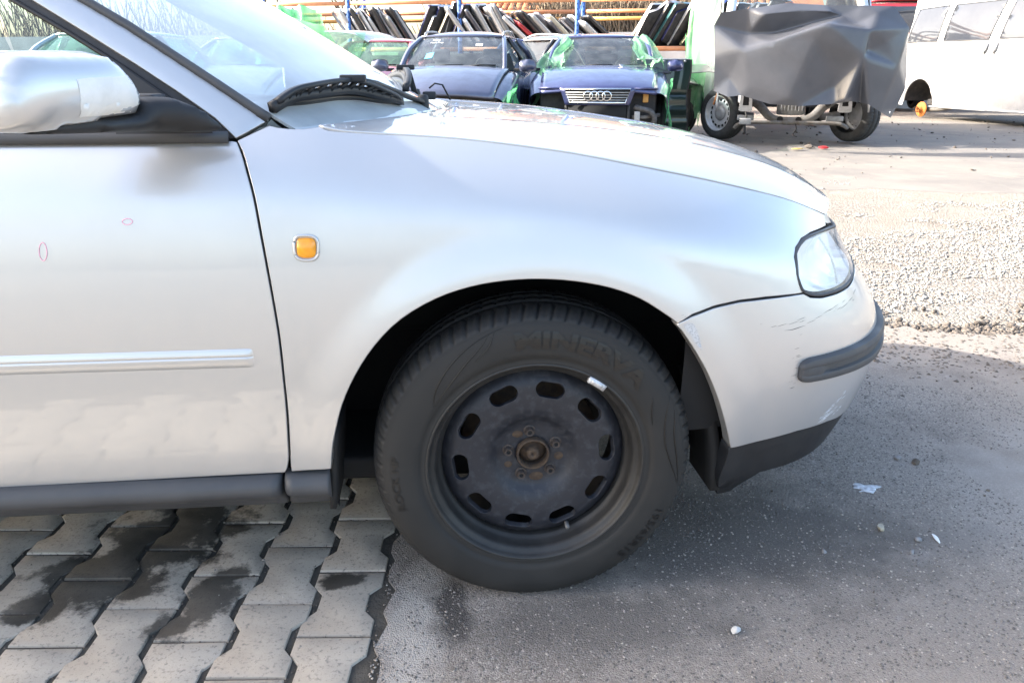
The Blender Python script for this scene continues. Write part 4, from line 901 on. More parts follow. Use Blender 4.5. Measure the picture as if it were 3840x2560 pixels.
wheel.parent = car; wheel.location = (0, 1.40-YC, WZ)
V, F = tyre_verts(half, SEGS); tyre = obj('tyre', V, F, M('tyre_rubber'), wheel, world=False); 
def wl(V): return [(x-WX, y-1.40, z-WZ) for x, y, z in V]
def setv(o, V):
    o.data.vertices.foreach_set('co', np.array(V, float).ravel()); o.data.update()
setv(tyre, wl(V)); tyre.data.materials.append(M('tyre_tread'))
kk = len(half)-1
tyre.data.polygons.foreach_set('material_index', np.array([1 if 12 <= (i % kk) < len(half)-13 else 0 for i in range(len(F))]))
tr_, th_ = [p[0] for p in TP], [p[1] for p in TP]
def on_wall(r, a, lift): return (r*math.sin(a), TY+float(np.interp(r, tr_, th_))-lift-1.40, r*math.cos(a))
def wall_text(txt, a0, r0, size, stretch=1., bold=.0, lift=.0017, m_='tyre_print', name='lettering'):
    V, F = text_mesh(txt, size, bold); V, F = fine(V, F, .006); V[:, 0] *= stretch
    o = []
    for x, y, _ in V: o.append(on_wall(r0+y, a0+x/(r0+size*.35), lift))
    obj(name, o, F, M(m_), tyre, smooth=False)
wall_text('MINERVA', R(-9.5), .2445, .043, 1.50, .0018)
wall_text('ROCK HP', R(-108), .262, .022, 1.25, .0002)
wall_text('195/65R15', R(112), .262, .024, 1.3, .0)
def wall_curve(pts, r, name='sidewall_mark'):
    pts = spline([(a, b) for a, b in pts], 5); P3 = [on_wall(b, R(a), .0003) for a, b in pts]
    return sweep(P3, lambda i, t: circ(r*(.3+math.sin(math.pi*t)), 5))
for pts in ([(-55,.232), (-50,.246), (-40,.262), (-30,.274), (-20,.283), (-13,.287)], [(-55,.232), (-47,.235), (-38,.243), (-28,.258), (-22,.270), (-18,.284)], [(-16,.284), (-20,.262), (-27,.248)], [(62,.286), (70,.262), (80,.252), (90,.262), (100,.284)], [(66,.288), (78,.272), (90,.276), (100,.286)], [(58,.258), (64,.243), (70,.236)]):
    V, F = wall_curve(pts, .0011); obj('sidewall_mark', V, F, M('tyre_print'), tyre)
# steel rim and disc
RY = TY+.004-1.40
RIM = [(.2125,.010), (.2130,.004), (.2115,.0), (.2085,-.0015), (.2060,.0005), (.2035,.006), (.2010,.011), (.196,.013), (.1925,.017), (.1910,.023), (.1890,.034), (.1855,.041), (.1825,.044), (.1810,.048), (.180,.065), (.178,.10), (.178,.16)]
V, F = lathe([(r, RY+h) for r, h in RIM], 96); rim = obj('rim', V, F, M('rim_dirt'), wheel)
DR = np.array([.020,.0285,.0300,.034,.060,.070,.078,.086,.100,.122,.145,.156,.164,.171,.177,.1815]); DH = np.array([.066,.066,.060,.059,.058,.056,.050,.043,.038,.0355,.036,.038,.042,.047,.053,.060])
fdh = smooth_tab(DR, DH, .006, 1201)
def disc_f(x, z): r = np.hypot(x, z); return np.stack([x, RY+fdh(r), z], -1)
dn_ = num_n(disc_f); sgd = 1 if dn_(np.array(.12), np.array(0.))[1] < 0 else -1
disc_n = lambda x, z: dn_(x, z)*sgd
def ring2d(r, n, a0=0): return [(r*math.sin(a0+2*math.pi*i/n), r*math.cos(a0+2*math.pi*i/n)) for i in range(n)]
slots = []
for q in range(10):
    a = R(12+36*q); L_, W_ = .0125, .0165; loop = []
    for i in range(24):
        t = 2*math.pi*i/24; tx = W_*math.cos(t)+(L_ if math.cos(t) > 0 else -L_)*1.0; ry = W_*math.sin(t); r = .1455+ry
        aa = a+tx/.1455; loop.append((r*math.sin(aa), r*math.cos(aa)))
    slots.append(loop)
bolts = [R(-8+72*q) for q in range(5)]
bh = [[(.050*math.sin(a)+.0125*math.cos(t), .050*math.cos(a)+.0125*math.sin(t)) for t in np.linspace(0, 2*math.pi, 17)[:-1]] for a in bolts]
disc = panel('wheel_disc', ring2d(.1805, 120), disc_f, disc_n, M('steel_black'), None, .0085, holes=slots+[ring2d(.0285, 36)], lip=.010, world=False, edge=.0012); disc.parent = wheel
V, F = lathe([(.02,RY+.12), (.139,RY+.12), (.140,RY+.13), (.14,RY+.15)], 40); obj('brake_disc', V, F, M('rust'), wheel)
V, F = lathe([(.0285,RY+.075), (.0285,RY+.050), (.0295,RY+.0475), (.0315,RY+.0475), (.0330,RY+.050), (.0335,RY+.062)], 40); hub = obj('hub', V, F, M('rust'), wheel)
mb = MB(); mb.add(*lathe([(0,RY+.052), (.003,RY+.052), (.0032,RY+.049), (.010,RY+.048), (.0125,RY+.051), (.0135,RY+.062), (.020,RY+.064), (.029,RY+.075)], 12)); mb.obj('axle_bolt', M('rust'), hub)
for a in bolts:
    c = (.050*math.sin(a), .050*math.cos(a))
    V, F = lathe([(.003,RY+.055), (.0042,RY+.055), (.0044,RY+.045), (.0072,RY+.0445), (.0082,RY+.0465), (.0086,RY+.056), (.0115,RY+.057), (.0125,RY+.060)], 18)
    b_ = obj('wheel_bolt', [(x+c[0], y, z+c[1]) for x, y, z in V], F, M('bolt_steel'), wheel, sharp=40)
    V, F = lathe([(0,RY+.0475), (.0044,RY+.0475)], 12); obj('socket', [(x+c[0], y, z+c[1]) for x, y, z in V], F, M('inner_dark'), b_)
    # bare rusty spot between the bolts
for a, rr, s in ((R(-36),.052,.008), (R(100),.053,.009), (R(172),.054,.010), (R(-116),.055,.007)):
    c = (rr*math.sin(a), rr*math.cos(a)); V, F = lathe([(0,RY+.0568), (s*.8,RY+.0570), (s,RY+.0582)], 12); obj('rust_spot', [(x*(1+.5*abs(math.cos(a)))+c[0], y, z+c[1]) for x, y, z in V], F, M('rust'), disc)
aw = R(33.5); mb = MB()
for (l, w_, dy) in ((.036,.010,-.0035), (.022,.007,-.006)):
    P_ = [(.2025*math.sin(aw+t), RY+.004+dy, .2025*math.cos(aw+t)) for t in np.linspace(-l/.4, l/.4, 7)]
    mb.add(*sweep(P_, [(-w_*.5,-w_*.6), (w_*.5,-w_*.6), (w_*.5,w_*.6), (-w_*.5,w_*.6)]))
mb.obj('balance_weight', M('weight_zinc'), rim)
av = R(156); V, F = tube([(.170*math.sin(av), RY+.045, .170*math.cos(av)), (.166*math.sin(av), RY+.02, .166*math.cos(av))], .0045, 8); obj('valve', V, F, M('plate_dull'), rim)

# interior
V, F = grid(lambda a, b: (-.20-.42*a+.02*math.sin(b*9), 1.47+1.39*b, .885+.03*math.sin(a*math.pi)+(.035 if .55 < b < .85 else 0)*math.sin((b-.55)/.3*math.pi)*math.sin(a*math.pi)), 12, 30); V2, F2 = grid(lambda a, b: (-.62-.04*a, 1.47+1.39*b, .885-.35*a), 4, 30)
mb = MB().add(V, F).add(V2, F2); mb.obj('dashboard', M('dash'), car, world=True)
V, F = lathe([(.17,-.012), (.185,-.012), (.19,0), (.185,.012), (.17,.012), (.165,0), (.17,-.012)], 36, 'x'); V = [(x-.78-z*.35, y+2.52, z*.93+.90) for x, y, z in V]; mb = MB().add(V, F); mb.add(*tube([(-.62,2.52,.84), (-.77,2.52,.9)], .04, 10)); mb.obj('steering_wheel', M('trim_black'), car, world=True)
for yy in (1.80, 2.53):
    st = obj('seat', *box((-1.30,yy,.42), (.5,.46,.18), .05), M('seat_cloth'), car, world=True)
    V, F = box((0,0,0), (.14,.46,.62), .05); MB().add(V, F, Matrix.Translation((-1.62,yy,.78)) @ Matrix.Rotation(R(-18), 4, 'Y')).obj('backrest', M('seat_cloth'), st, world=True)
    V, F = box((0,0,0), (.09,.26,.17), .035); MB().add(V, F, Matrix.Translation((-1.77,yy,1.20)) @ Matrix.Rotation(R(-12), 4, 'Y')).obj('headrest', M('seat_cloth'), st, world=True)
V, F = grid(lambda a, b: (-.42-1.0*a, 1.425+.01*math.sin(b*3), .30+.60*b), 8, 8); keep(obj('door_trim', V, F, M('dash'), car, world=True))
mb = MB().add(*box((-1.28,1.86-.02,1.30), (0,0,0))); mb = MB(); mb.add(*box((-.80,YC,1.30), (.02,.22,.06), .008)); mb.add(*tube([(-.86,YC,1.37), (-.81,YC,1.31)], .008, 6)); mb.obj('rear_view_mirror', M('trim_black'), car, world=True)
# rear half, out of the picture: quarter panel, tail, rear wheel
rq = [(-1.468,.9085), (-1.468,.70), (-1.46,.42), (-1.44,.32), (-1.94,.30)]+[(-2.352+.384*math.cos(t), .303+.384*math.sin(t)) for t in np.linspace(0, math.pi, 21)]+[(-2.80,.32), (-2.98,.40), (-3.0,.75), (-2.95,.9085)]
rq = [p for p in rq]
def rside(u, z):
    p = side(u, z); k = np.clip((-2.5-u)/.5, 0, 1)[..., None]; return p+np.concatenate([0*k, .16*k**2.2, 0*k], -1)
keep(panel('rear_quarter', rq, rside, num_n(rside), SP, car, .04, inset=.003, lip=.03))
V, F = grid(lambda a, b: (-1.40-1.1*a-.06*b, 1.385+.45*.33*b+.03*a, .91+.45*b*(1-.25*a*a)), 6, 6); keep(obj('rear_window', V, F, M('door_glass'), car, world=True))
V, F = grid(lambda a, b: (-2.48-.50*a+.05*(1-abs(2*b-1)**2)*-1, 1.56+(2*YC-3.12)*b, 1.335-.95*a**1.6), 12, 12); obj('tailgate', *thick(V, F, .03), SP, car, world=True)
rw = copy_tree(wheel, car); rw.location = (-2.513, 1.40-YC, WZ); rw.name = 'rear_wheel'
for wv in (wheel, rw):
    c = copy_tree(wv, car); c.location = (wv.location.x, -wv.location.y, wv.location.z); c.rotation_euler = (0, 0, math.pi)
for o in NEAR:
    if o.name.startswith('door_mirror') or o is mir_root: pass
    c = copy_tree(o, car); c.scale = (1, -1, 1)
# ---------------------------------------------------------------- the yard behind
YAW = R(-17)                                     # the wrecks and racks stand in rows turned by this
def paint(name, c, c2=None, rough=.3): return mat(name, c, rough, .35, coat=1., col2=c2 or tuple(v*.8 for v in c), vscale=5, rvar=.15)
paint('paint_greyblue', (.085,.095,.15)); paint('paint_blue', (.050,.058,.155)); paint('paint_navy', (.028,.035,.13)); paint('paint_charcoal', (.10,.10,.12)); paint('paint_green_dark', (.010,.030,.022)); paint('paint_red', (.55,.04,.05)); paint('paint_pinkred', (.50,.10,.12)); paint('paint_white', (.74,.74,.74)); paint('paint_silver2', (.46,.47,.48)); paint('paint_black', (.014,.014,.017)); paint('paint_teal', (.03,.12,.13)); paint('paint_brightblue', (.03,.12,.55)); paint('paint_cream', (.55,.52,.42)); paint('paint_grey', (.22,.23,.24)); paint('paint_olive', (.13,.14,.09))
glass('wreck_glass', (.46,.53,.54), .045, (.5,.54,.58), ior=1.42); glass('green_glass', (.50,.80,.58), .08, (.45,.7,.5)); mat('van_glass', (.045,.05,.062), .04, col2=(.06,.065,.075), vscale=1.5, spec=.8)
mat('dirty_black', (.022,.022,.024), .8, col2=(.05,.046,.042), vscale=9); mat('engine_grey', (.10,.10,.105), .6, .3, col2=(.05,.048,.045), vscale=22); mat('alu_dull', (.42,.42,.41), .45, .7, col2=(.30,.29,.27), vscale=20); mat('frame_grey', (.15,.145,.14), .7, col2=(.10,.085,.07), vscale=12, bump=.2, bscale=60); mat('plate_grey', (.40,.40,.41), .55, .3, col2=(.30,.30,.3), vscale=16)
mat('tarp_grey', (.078,.081,.094), .32, col2=(.065,.068,.079), vscale=3, coat=.15, bump=.12, bscale=24, bdist=.006); mat('rack_orange', (.80,.34,.16), .5, col2=(.72,.28,.12), vscale=7, rvar=.2); mat('rack_amber', (.70,.36,.10), .55, col2=(.6,.3,.08), vscale=7); mat('rack_blue', (.04,.13,.42), .5, col2=(.07,.17,.42), vscale=7, rvar=.2); mat('shelf_dark', (.07,.06,.055), .9, col2=(.12,.10,.08), vscale=6)
mat('rope_orange', (.60,.26,.10), .9); mat('paper_white', (.8,.8,.8), .9); mat('sticker_blue', (.15,.55,.85), .5); mat('tile_orange', (.55,.22,.09), .85, col2=(.42,.15,.07), vscale=3); mat('wall_plaster', (.60,.59,.57), .9, col2=(.48,.47,.45), vscale=1.2); mat('fence_panel', (.50,.52,.54), .7, col2=(.42,.44,.46), vscale=2); mat('twig', (.30,.235,.165), .9, col2=(.20,.155,.11), vscale=4); mat('bark', (.13,.105,.085), .95, col2=(.20,.17,.14), vscale=6)
def film_mat(name, c, body):
    m = bpy.data.materials.new(name); m.use_nodes = True; t = m.node_tree; N = t.nodes; L = t.links; N.remove(N['Principled BSDF']); out = N['Material Output']
    tr = N.new('ShaderNodeBsdfTransparent'); tr.inputs[0].default_value = (*[.5+.5*v for v in c], 1); tl = N.new('ShaderNodeBsdfTranslucent'); tl.inputs[0].default_value = (*c, 1); df = N.new('ShaderNodeBsdfDiffuse'); df.inputs[0].default_value = (*c, 1); gl = N.new('ShaderNodeBsdfGlossy'); gl.inputs['Roughness'].default_value = .12
    n = N.new('ShaderNodeTexNoise'); n.inputs['Scale'].default_value = 3; n.inputs['Detail'].default_value = 6; L.new(N.new('ShaderNodeNewGeometry').outputs['Position'], n.inputs['Vector']); r = N.new('ShaderNodeMapRange'); r.inputs['From Min'].default_value = .3; r.inputs['From Max'].default_value = .7; r.inputs['To Min'].default_value = body-.25; r.inputs['To Max'].default_value = min(1, body+.2); L.new(n.outputs[0], r.inputs['Value'])
    a = N.new('ShaderNodeMixShader'); a.inputs[0].default_value = .5; L.new(tl.outputs[0], a.inputs[1]); L.new(df.outputs[0], a.inputs[2]); b = N.new('ShaderNodeMixShader'); L.new(r.outputs[0], b.inputs[0]); L.new(tr.outputs[0], b.inputs[1]); L.new(a.outputs[0], b.inputs[2])
    f = N.new('ShaderNodeFresnel'); bi = N.new('ShaderNodeMapRange'); bi.inputs['To Min'].default_value = 1.45; bi.inputs['To Max'].default_value = 1/1.45; L.new(N.new('ShaderNodeNewGeometry').outputs['Backfacing'], bi.inputs['Value']); L.new(bi.outputs[0], f.inputs[0]); c_ = N.new('ShaderNodeMixShader'); L.new(f.outputs[0], c_.inputs[0]); L.new(b.outputs[0], c_.inputs[1]); L.new(gl.outputs[0], c_.inputs[2]); L.new(c_.outputs[0], out.inputs[0]); MATS[name] = m
film_mat('green_film', (.42,.86,.48), .62); film_mat('green_film_deep', (.16,.62,.26), .72)

def simple_wheel(par, loc, m_rim='alu_dull', rt=.315, w_=.2, rz=0., name='wheel', treads=0, holes=0):
    r = empty(name, loc, None, None); r.parent = par; r.rotation_euler = (0, 0, rz)
    # axis along x, outer face towards -x
    P = [(rt*.64,-w_*.46), (rt*.70,-w_*.52), (rt*.86,-w_*.54), (rt*.94,-w_*.46), (rt*.985,-w_*.34), (rt,-w_*.2), (rt*.975,-w_*.19), (rt*.975,-w_*.13), (rt,-w_*.12), (rt,w_*.12), (rt*.975,w_*.13), (rt*.975,w_*.19), (rt,w_*.2), (rt*.985,w_*.34), (rt*.94,w_*.46), (rt*.86,w_*.54), (rt*.66,w_*.5)]
    n = 48 if not treads else treads*4; V = []; F = []; k = len(P)
    for i in range(n):
        a = 2*math.pi*i/n
        for rr, h in P:
            q = rr-(.012 if treads and i % 4 == 0 and rr > rt*.96 and abs(h) > w_*.12 else 0); V.append((h, q*math.sin(a), max(q*math.cos(a), -loc[2]+.0)))
    for i in range(n):
        for j in range(k-1): a = i*k+j; b = ((i+1) % n)*k+j; F.append([a, b, b+1, a+1])
    obj('tyre', V, F, M('tyre_tread' if not treads else 'van_tyre'), r)
    V, F = lathe([(rt*.66,-w_*.46), (rt*.67,-w_*.50), (rt*.63,-w_*.47), (rt*.60,-w_*.30), (rt*.56,-w_*.16), (rt*.50,-w_*.24), (rt*.40,-w_*.28), (rt*.30,-w_*.22), (rt*.22,-w_*.20), (0,-w_*.20)], 40, 'x'); rim = obj('rim', V, F, M(m_rim), r)
    if holes:
        for q in range(holes):
            a = 2*math.pi*q/holes; c = (rt*.47*math.sin(a), rt*.47*math.cos(a)); V, F = lathe([(0,0), (rt*.05,0)], 10, 'x'); obj('hole', [(x-w_*.262, y*1.1+c[0], z*1.3+c[1]) for x, y, z in V], F, M('inner_dark'), rim, smooth=False)
        V, F = lathe([(0,-w_*.33), (rt*.12,-w_*.33), (rt*.26,-w_*.29), (rt*.27,-w_*.22)], 24, 'x'); obj('hub_cap', V, F, M('plate_grey'), r)
    return r
mat('wheel_silver', (.62,.62,.63), .4, .3, col2=(.5,.5,.5), vscale=12)
mat('van_tyre', (.055,.054,.053), .85, col2=(.035,.034,.033), vscale=20)

def wreck(name, loc, rz, label, pm, W=1.76, L=4.2, H=1.44, hood=(.05,.70,1.08,.985), scr=(1.02,.965,1.78,1.375), roof_end=3.2, glassm='wreck_glass', rails=False, bumper=True, front_gone=False, mirrors=True, tail=False, wheels=True):
    """car wreck standing with its nose to -y: shell, bonnet, wings, doors, glass, pillars, mirrors, wipers, seats"""
    c = empty(name, loc, label, 'car', rz=rz); hw = W/2; PMt = M(pm)
    y0, z0, y1, z1 = hood; sy0, sz0, sy1, sz1 = scr
    def bon(a, b):
        v = 2*b-1; yy = y0+(y1-y0)*a-.0+.13*v*v*(1-a)-.10*(1-v*v)*(1-a)*0+.06*v*v*a; zz = z0+(z1-z0)*(1-(1-a)**1.7)-.045*v*v-.03*max(0, .12-a)/.12; return (v*(hw*.80+hw*.06*a), yy, zz)
    V, F = grid(bon, 14, 21, True); obj('bonnet', *thick(V, F, .03), PMt, c)
    for s in (-1, 1):
        def wing(a, b, s=s):
            yy = y0+.13+(y1+.15-y0-.13)*a; t = b; z_top = z0+(z1-z0)*(1-(1-a)**1.7)-.05; xi = hw*.81+hw*.06*a; xo = hw*(.94+.06*min(1, a*3)); ang = t*math.pi/2
            if t < .5: q = t*2; return (s*(xi+(xo-xi)*math.sin(q*math.pi/2)), yy, z_top-.075*(1-math.cos(q*math.pi/2)))
            q = t*2-1; zz = z_top-.075-(z_top-.075-.32)*q
            wa = ((yy-.78)/.36); lim = .30+.36*math.sqrt(max(0, 1-wa*wa)) if abs(wa) < 1 else .30
            return (s*(xo+.015*math.sin(q*math.pi)), yy, max(zz, lim if q > 0 else zz))
        V, F = grid(wing, 18, 15, s > 0); obj('wing', V, F, PMt, c)
        def flank(a, b, s=s):
            yy = y1+.15+(L-y1-.25)*a; k = max(0, (a-.82)/.18); zz = .28+(.93-.28)*b+.03*a; x = hw*(1-.03*(1-b)**2-.045*max(0, (b-.75)/.25)**2)-.22*k**2
            wa = (yy-(L-.85))/.36; 
            if abs(wa) < 1: zz = max(zz, .30+.36*math.sqrt(1-wa*wa)) if b < .8 else zz
            return (s*x, yy, zz)
        V, F = grid(flank, 30, 10, s < 0); obj('door_side', V, F, PMt, c)
        # pillars and side glass
        ax0, ax1 = hw*.80, hw*.66
        pa = [(s*ax0, sy0+.10, sz0-.02), (s*(ax0*.6+ax1*.4), sy0*.55+sy1*.45+.09, sz0*.5+sz1*.5+.03), (s*ax1, sy1+.08, sz1-.012)]
        V, F = sweep(spline(pa, 6), [(-.03,-.02), (.03,-.02), (.025,.02), (-.025,.02)]); obj('front_pillar', V, F, PMt, c)
        for yy in (2.15, roof_end-.12):
            dy = .05 if yy < 2.5 else .35; V, F = sweep([(s*hw*.955, yy+dy, .93), (s*hw*.84, yy+dy*.4, 1.18), (s*ax1*1.02, yy, sz1-.01)], [(-.035,-.03), (.035,-.03), (.035,.03), (-.035,.03)]); obj('pillar', V, F, PMt if yy > 2.5 else M('paint_black'), c)
        V, F = grid(lambda a, b, s=s: (s*(hw*.945+(ax1-hw*.945)*b), (sy0+.25)*(1-b)+(sy1+.16)*b+((roof_end+.25*(1-b))-((sy0+.25)*(1-b)+(sy1+.16)*b))*a, .935+(sz1-.025-.935)*b), 8, 6); obj('side_window', V, F, M(glassm), c)
        if rails:
            V, F = tube(spline([(s*ax1*.96, sy1+.18, sz1+.012), (s*ax1*.96, sy1+.30, sz1+.065), (s*ax1*.96, roof_end-.5, sz1+.085), (s*ax1*.96, roof_end-.15, sz1+.02)], 6), .015, 8); obj('roof_rail', V, F, M('alu_dull'), c)
        if mirrors:
            P_, h_, F_, l_ = inflate(spline([(-.115,-.02), (-.10,.07), (-.02,.085), (.08,.08), (.11,.03), (.10,-.05), (.0,-.07), (-.09,-.065)], 3, True), .03, .09, .5)
            V = [(s*(hw+.115)+x, sy0+.17-h, 1.0+z) for (x, z), h in zip(P_, h_)]; n = len(V); V += [(s*(hw+.115)+P_[i][0], sy0+.20, 1.0+P_[i][1]) for i in l_]; F_ = [f[::-1] for f in F_]+[[l_[i], l_[(i+1) % len(l_)], n+(i+1) % len(l_), n+i] for i in range(len(l_))]+[[n+i for i in range(len(l_))][::-1]]
            mr_ = obj('mirror', V, F_, PMt, c); V, F = box((s*(hw-.01), sy0+.2, .955), (.12,.05,.04), .01); obj('mirror_foot', V, F, M('dirty_black'), mr_)
    def scrn(a, b):
        v = 2*b-1; w_ = hw*.79+(hw*.655-hw*.79)*a; k = v*v; return (v*w_, sy0+(sy1-sy0)*a+.10*k, sz0+(sz1-sz0)*a+.02*math.sin(a*math.pi)-.012*k*a)
    V, F = grid(scrn, 10, 21, True); obj('windscreen', V, F, M(glassm), c)
    V, F = sweep([(scrn(.02, b)[0], scrn(.02, b)[1]-.004, scrn(.02, b)[2]-.012) for b in np.linspace(0, 1, 15)], [(-.012,-.02), (.012,-.02), (.012,.012), (-.012,.012)]); obj('cowl_panel', V, F, M('dirty_black'), c)
    V, F = grid(lambda a, b: ((2*b-1)*(hw*.66+.02*math.sin(a*3.1)), sy1+(roof_end-sy1)*a+.09*(2*b-1)**2*(1-2*a), sz1-.012+(H-sz1)*(math.sin(min(1, a*2.2)*math.pi/2))*(1-.25*a)*(1-abs(2*b-1)**3)+.002), 12, 17, True); obj('roof', *thick(V, F, .025), PMt, c)
    V, F = grid(lambda a, b: ((2*b-1)*(hw*.64+.10*a), roof_end+.42*a+.03*(1-(2*b-1)**2), sz1-.02-.40*a), 6, 11); obj('rear_window', V, F, M(glassm), c)
    V, F = grid(lambda a, b: ((2*b-1)*hw*.92, L-.10+.08*(1-(2*b-1)**4)-.35*(1-a)**3, .98-.68*a), 8, 13); obj('tail', *thick(V, F, .03), PMt, c)
    for s in (-.42, .25):
        p0 = scrn(.06, .5+s*.5); p1 = scrn(.10, .5+s*.5+.33 if s < 0 else .5+s*.5+.30); V, F = sweep([(p0[0], p0[1]-.02, p0[2]), (p0[0]*.5+p1[0]*.5, (p0[1]+p1[1])/2-.035, (p0[2]+p1[2])/2+.012), (p1[0], p1[1]-.02, p1[2]+.0)], circ(.011, 6)); obj('wiper', V, F, M('dirty_black'), c)
    mb = MB(); mb.add(*box((0, sy0+.42, .93), (W*.74,.36,.10), .03)); mb.add(*lathe([(.15,-.01), (.17,0), (.15,.012), (.145,0), (.15,-.01)], 24, 'y') if False else ([], [])); mb.obj('dashboard', M('dash'), c)
    V, F = lathe([(.15,-.012), (.172,0), (.15,.012), (.145,0), (.15,-.012)], 24, 'y'); obj('steering_wheel', [(x+.36, y+sy0+.66, z*.95+.97) for x, y, z in V], F, M('dirty_black'), c)
    for s in (-.36, .36):
        st = obj('seat', *box((s, 2.05, .72), (.46,.16,.62), .06), M('seat_cloth'), c); obj('headrest', *box((s, 2.12, 1.14), (.25,.09,.17), .035), M('seat_cloth'), st)
    obj('rear_seat', *box((0, 2.95, .80), (W*.74,.20,.75), .06), M('seat_cloth'), c)
    mb = MB(); mb.add(*box((0, 2.2, .35), (W*.86,3.2,.2), .03)); mb.obj('floor', M('dirty_black'), c)
    V, F = grid(lambda a, b: ((2*b-1)*hw*.80, y0+.22+.02*(2*b-1)**2, .30+.38*a), 4, 9, True); eb = obj('engine_bay', V, F, M('dirty_black'), c)
    if wheels:
        for s in (-1, 1): simple_wheel(c, (s*(hw-.12), .78, .315), rz=0 if s < 0 else math.pi); simple_wheel(c, (s*(hw-.12), L-.85, .315), rz=0 if s < 0 else math.pi)
    return c, bon, scrn
RZ = YAW
# --- dusky blue estate on the left of the row
A3, bonA, scrA = wreck('dusky_estate_car', (*PL['estate'], 0), R(-13), 'dusky blue estate car with roof rails, seen beyond the wiper', 'paint_greyblue', W=1.74, H=1.455, rails=True)
P0 = scrA(.62,.585+.18); V, F = grid(lambda a, b: (P0[0]+.06-.12*b*1.0+.06, P0[1]-.012-.045*0-.05*0+.0-(.0), P0[2]+.05*a), 2, 2)
p = scrA(.66,.72); q = scrA(.76,.80); V, F = grid(lambda a, b: tuple(np.array(scrA(.66+.08*a, .70+.075*b))+[0,-.008,.002]), 3, 3, True); obj('paper_note', V, F, M('paper_white'), A3)
V, F = grid(lambda a, b: tuple(np.array(scrA(.26+.16*a+.03*b, .20+.075*b))+[0,-.006,.002]), 3, 3, True); obj('blue_sticker', V, F, M('sticker_blue'), A3)
for tx, a0, b0 in (('Auto', .86, .175), ('ParkTry', .76, .165)):
    Vt, Ft = text_mesh(tx, .06); Vt, Ft = fine(Vt, Ft, .03); obj('chalk_writing', [tuple(np.array(scrA(a0+y/.9, b0+x/1.25))+[0,-.006,.002]) for x, y, _ in Vt], [f[::-1] for f in Ft], M('paper_white'), A3, smooth=False)
V, F = box((0,.30,.55), (1.2,.10,.06), .01); obj('crossmember', V, F, M('frame_grey'), A3)
V, F = box((-.2,.34,.62), (.5,.05,.10), .01); obj('radiator_support', V, F, M('engine_grey'), A3)
# --- blue saloon with the chrome-framed grille
A6, bon6, scr6 = wreck('blue_saloon_car', (*PL['saloon'], 0), R(-12), 'blue saloon car with chrome grille, headlights missing, green film on its sides', 'paint_blue', W=1.81, L=4.7, H=1.45, hood=(.02,.735,1.25,.985), scr=(1.18,.965,1.98,1.385), roof_end=3.5)
def trap(y, z0, z1, w0, w1, v, a): return ((w0+(w1-w0)*a)*v, y, z0+(z1-z0)*a)
V, F = grid(lambda a, b: ((2*b-1)*(.40+.07*a), .012+.02*(2*b-1)**2+.015*a-.0, .545+.20*a), 6, 13, True); gp = obj('grille_surround', *thick(V, F, -.05), M('paint_blue'), A6)
gl_ = [(-.345,.575), (.345,.575), (.405,.735), (-.405,.735)]
V, F = fill2d(gl_, (), .1)[0:2]; obj('grille_back', [(x, -.004, z) for x, z in V], F, M('inner_dark'), gp)
V, F = sweep([(x, -.012, z) for x, z in gl_+[gl_[0], gl_[1]]], circ(.013, 8)); obj('grille_frame', V, F, M('chrome'), gp)
for k in range(4):
    z = .606+.030*k; wv = .35+.06*(z-.575)/.16; V, F = sweep([(-wv, -.010, z), (wv, -.010, z)], [(-.006,-.006), (.006,-.006), (.006,.006), (-.006,.006)]); obj('grille_slat', V, F, M('alu_dull'), gp)
for k in range(4):
    cx = -.1155+.077*k; V, F = lathe([(.050,-.006), (.058,-.006), (.062,0), (.058,.006), (.050,.006), (.046,0), (.050,-.006)], 28, 'y'); obj('emblem_ring', [(x+cx, y-.024, z+.655) for x, y, z in V], F, M('chrome'), gp)
V, F = grid(lambda a, b: ((2*b-1)*.36, .10, .30+.24*a), 2, 2, True); rad = obj('radiator', *thick(V, F, .05), M('inner_dark'), A6)
for k in range(12): V, F = sweep([(-.36,.095,.31+.02*k), (.36,.095,.31+.02*k)], [(-.003,-.003), (.003,-.003), (.003,.003), (-.003,.003)]); obj('fin', V, F, M('engine_grey'), rad)
for s in (-1, 1):
    V, F = tube([(s*.39,.08,.25), (s*.385,.08,.54)], .022, 8); obj('radiator_tank', V, F, M('dirty_black'), A6)
    V, F = sweep([(s*.45,.10,.735), (s*.60,.13,.745), (s*.74,.20,.735)], [(-.02,-.012), (.02,-.012), (.02,.012), (-.02,.012)]); obj('lamp_panel', V, F, M('paint_blue'), A6)
    V, F = sweep([(s*.44,.12,.40), (s*.60,.16,.40), (s*.78,.26,.42)], [(-.03,-.02), (.03,-.02), (.03,.02), (-.03,.02)]); obj('impact_bar', V, F, M('frame_grey'), A6)
    V, F = box((s*.60,.30,.57), (.28,.06,.26), .02); obj('lamp_cavity', V, F, M('inner_dark'), A6)
V, F = tube(spline([(.47,.12,.52), (.55,.08,.50), (.66,.10,.47), (.72,.14,.38), (.70,.16,.30)], 5), .035, 10); obj('intake_hose', V, F, M('engine_grey'), A6)
V, F = box((.50,.10,.40), (.07,.06,.14), .01); obj('washer_pump', V, F, M('plate_grey'), A6)
V, F = box((.60,.24,.63), (.07,.03,.12), .008); obj('relay_box', V, F, M('rack_amber'), A6)
V, F = grid(lambda a, b: tuple(np.array(scr6(.16+.10*a, .10+.04*b))+[0,-.006,.002]), 3, 3, True); obj('round_sticker', V, F, M('paper_white'), A6)
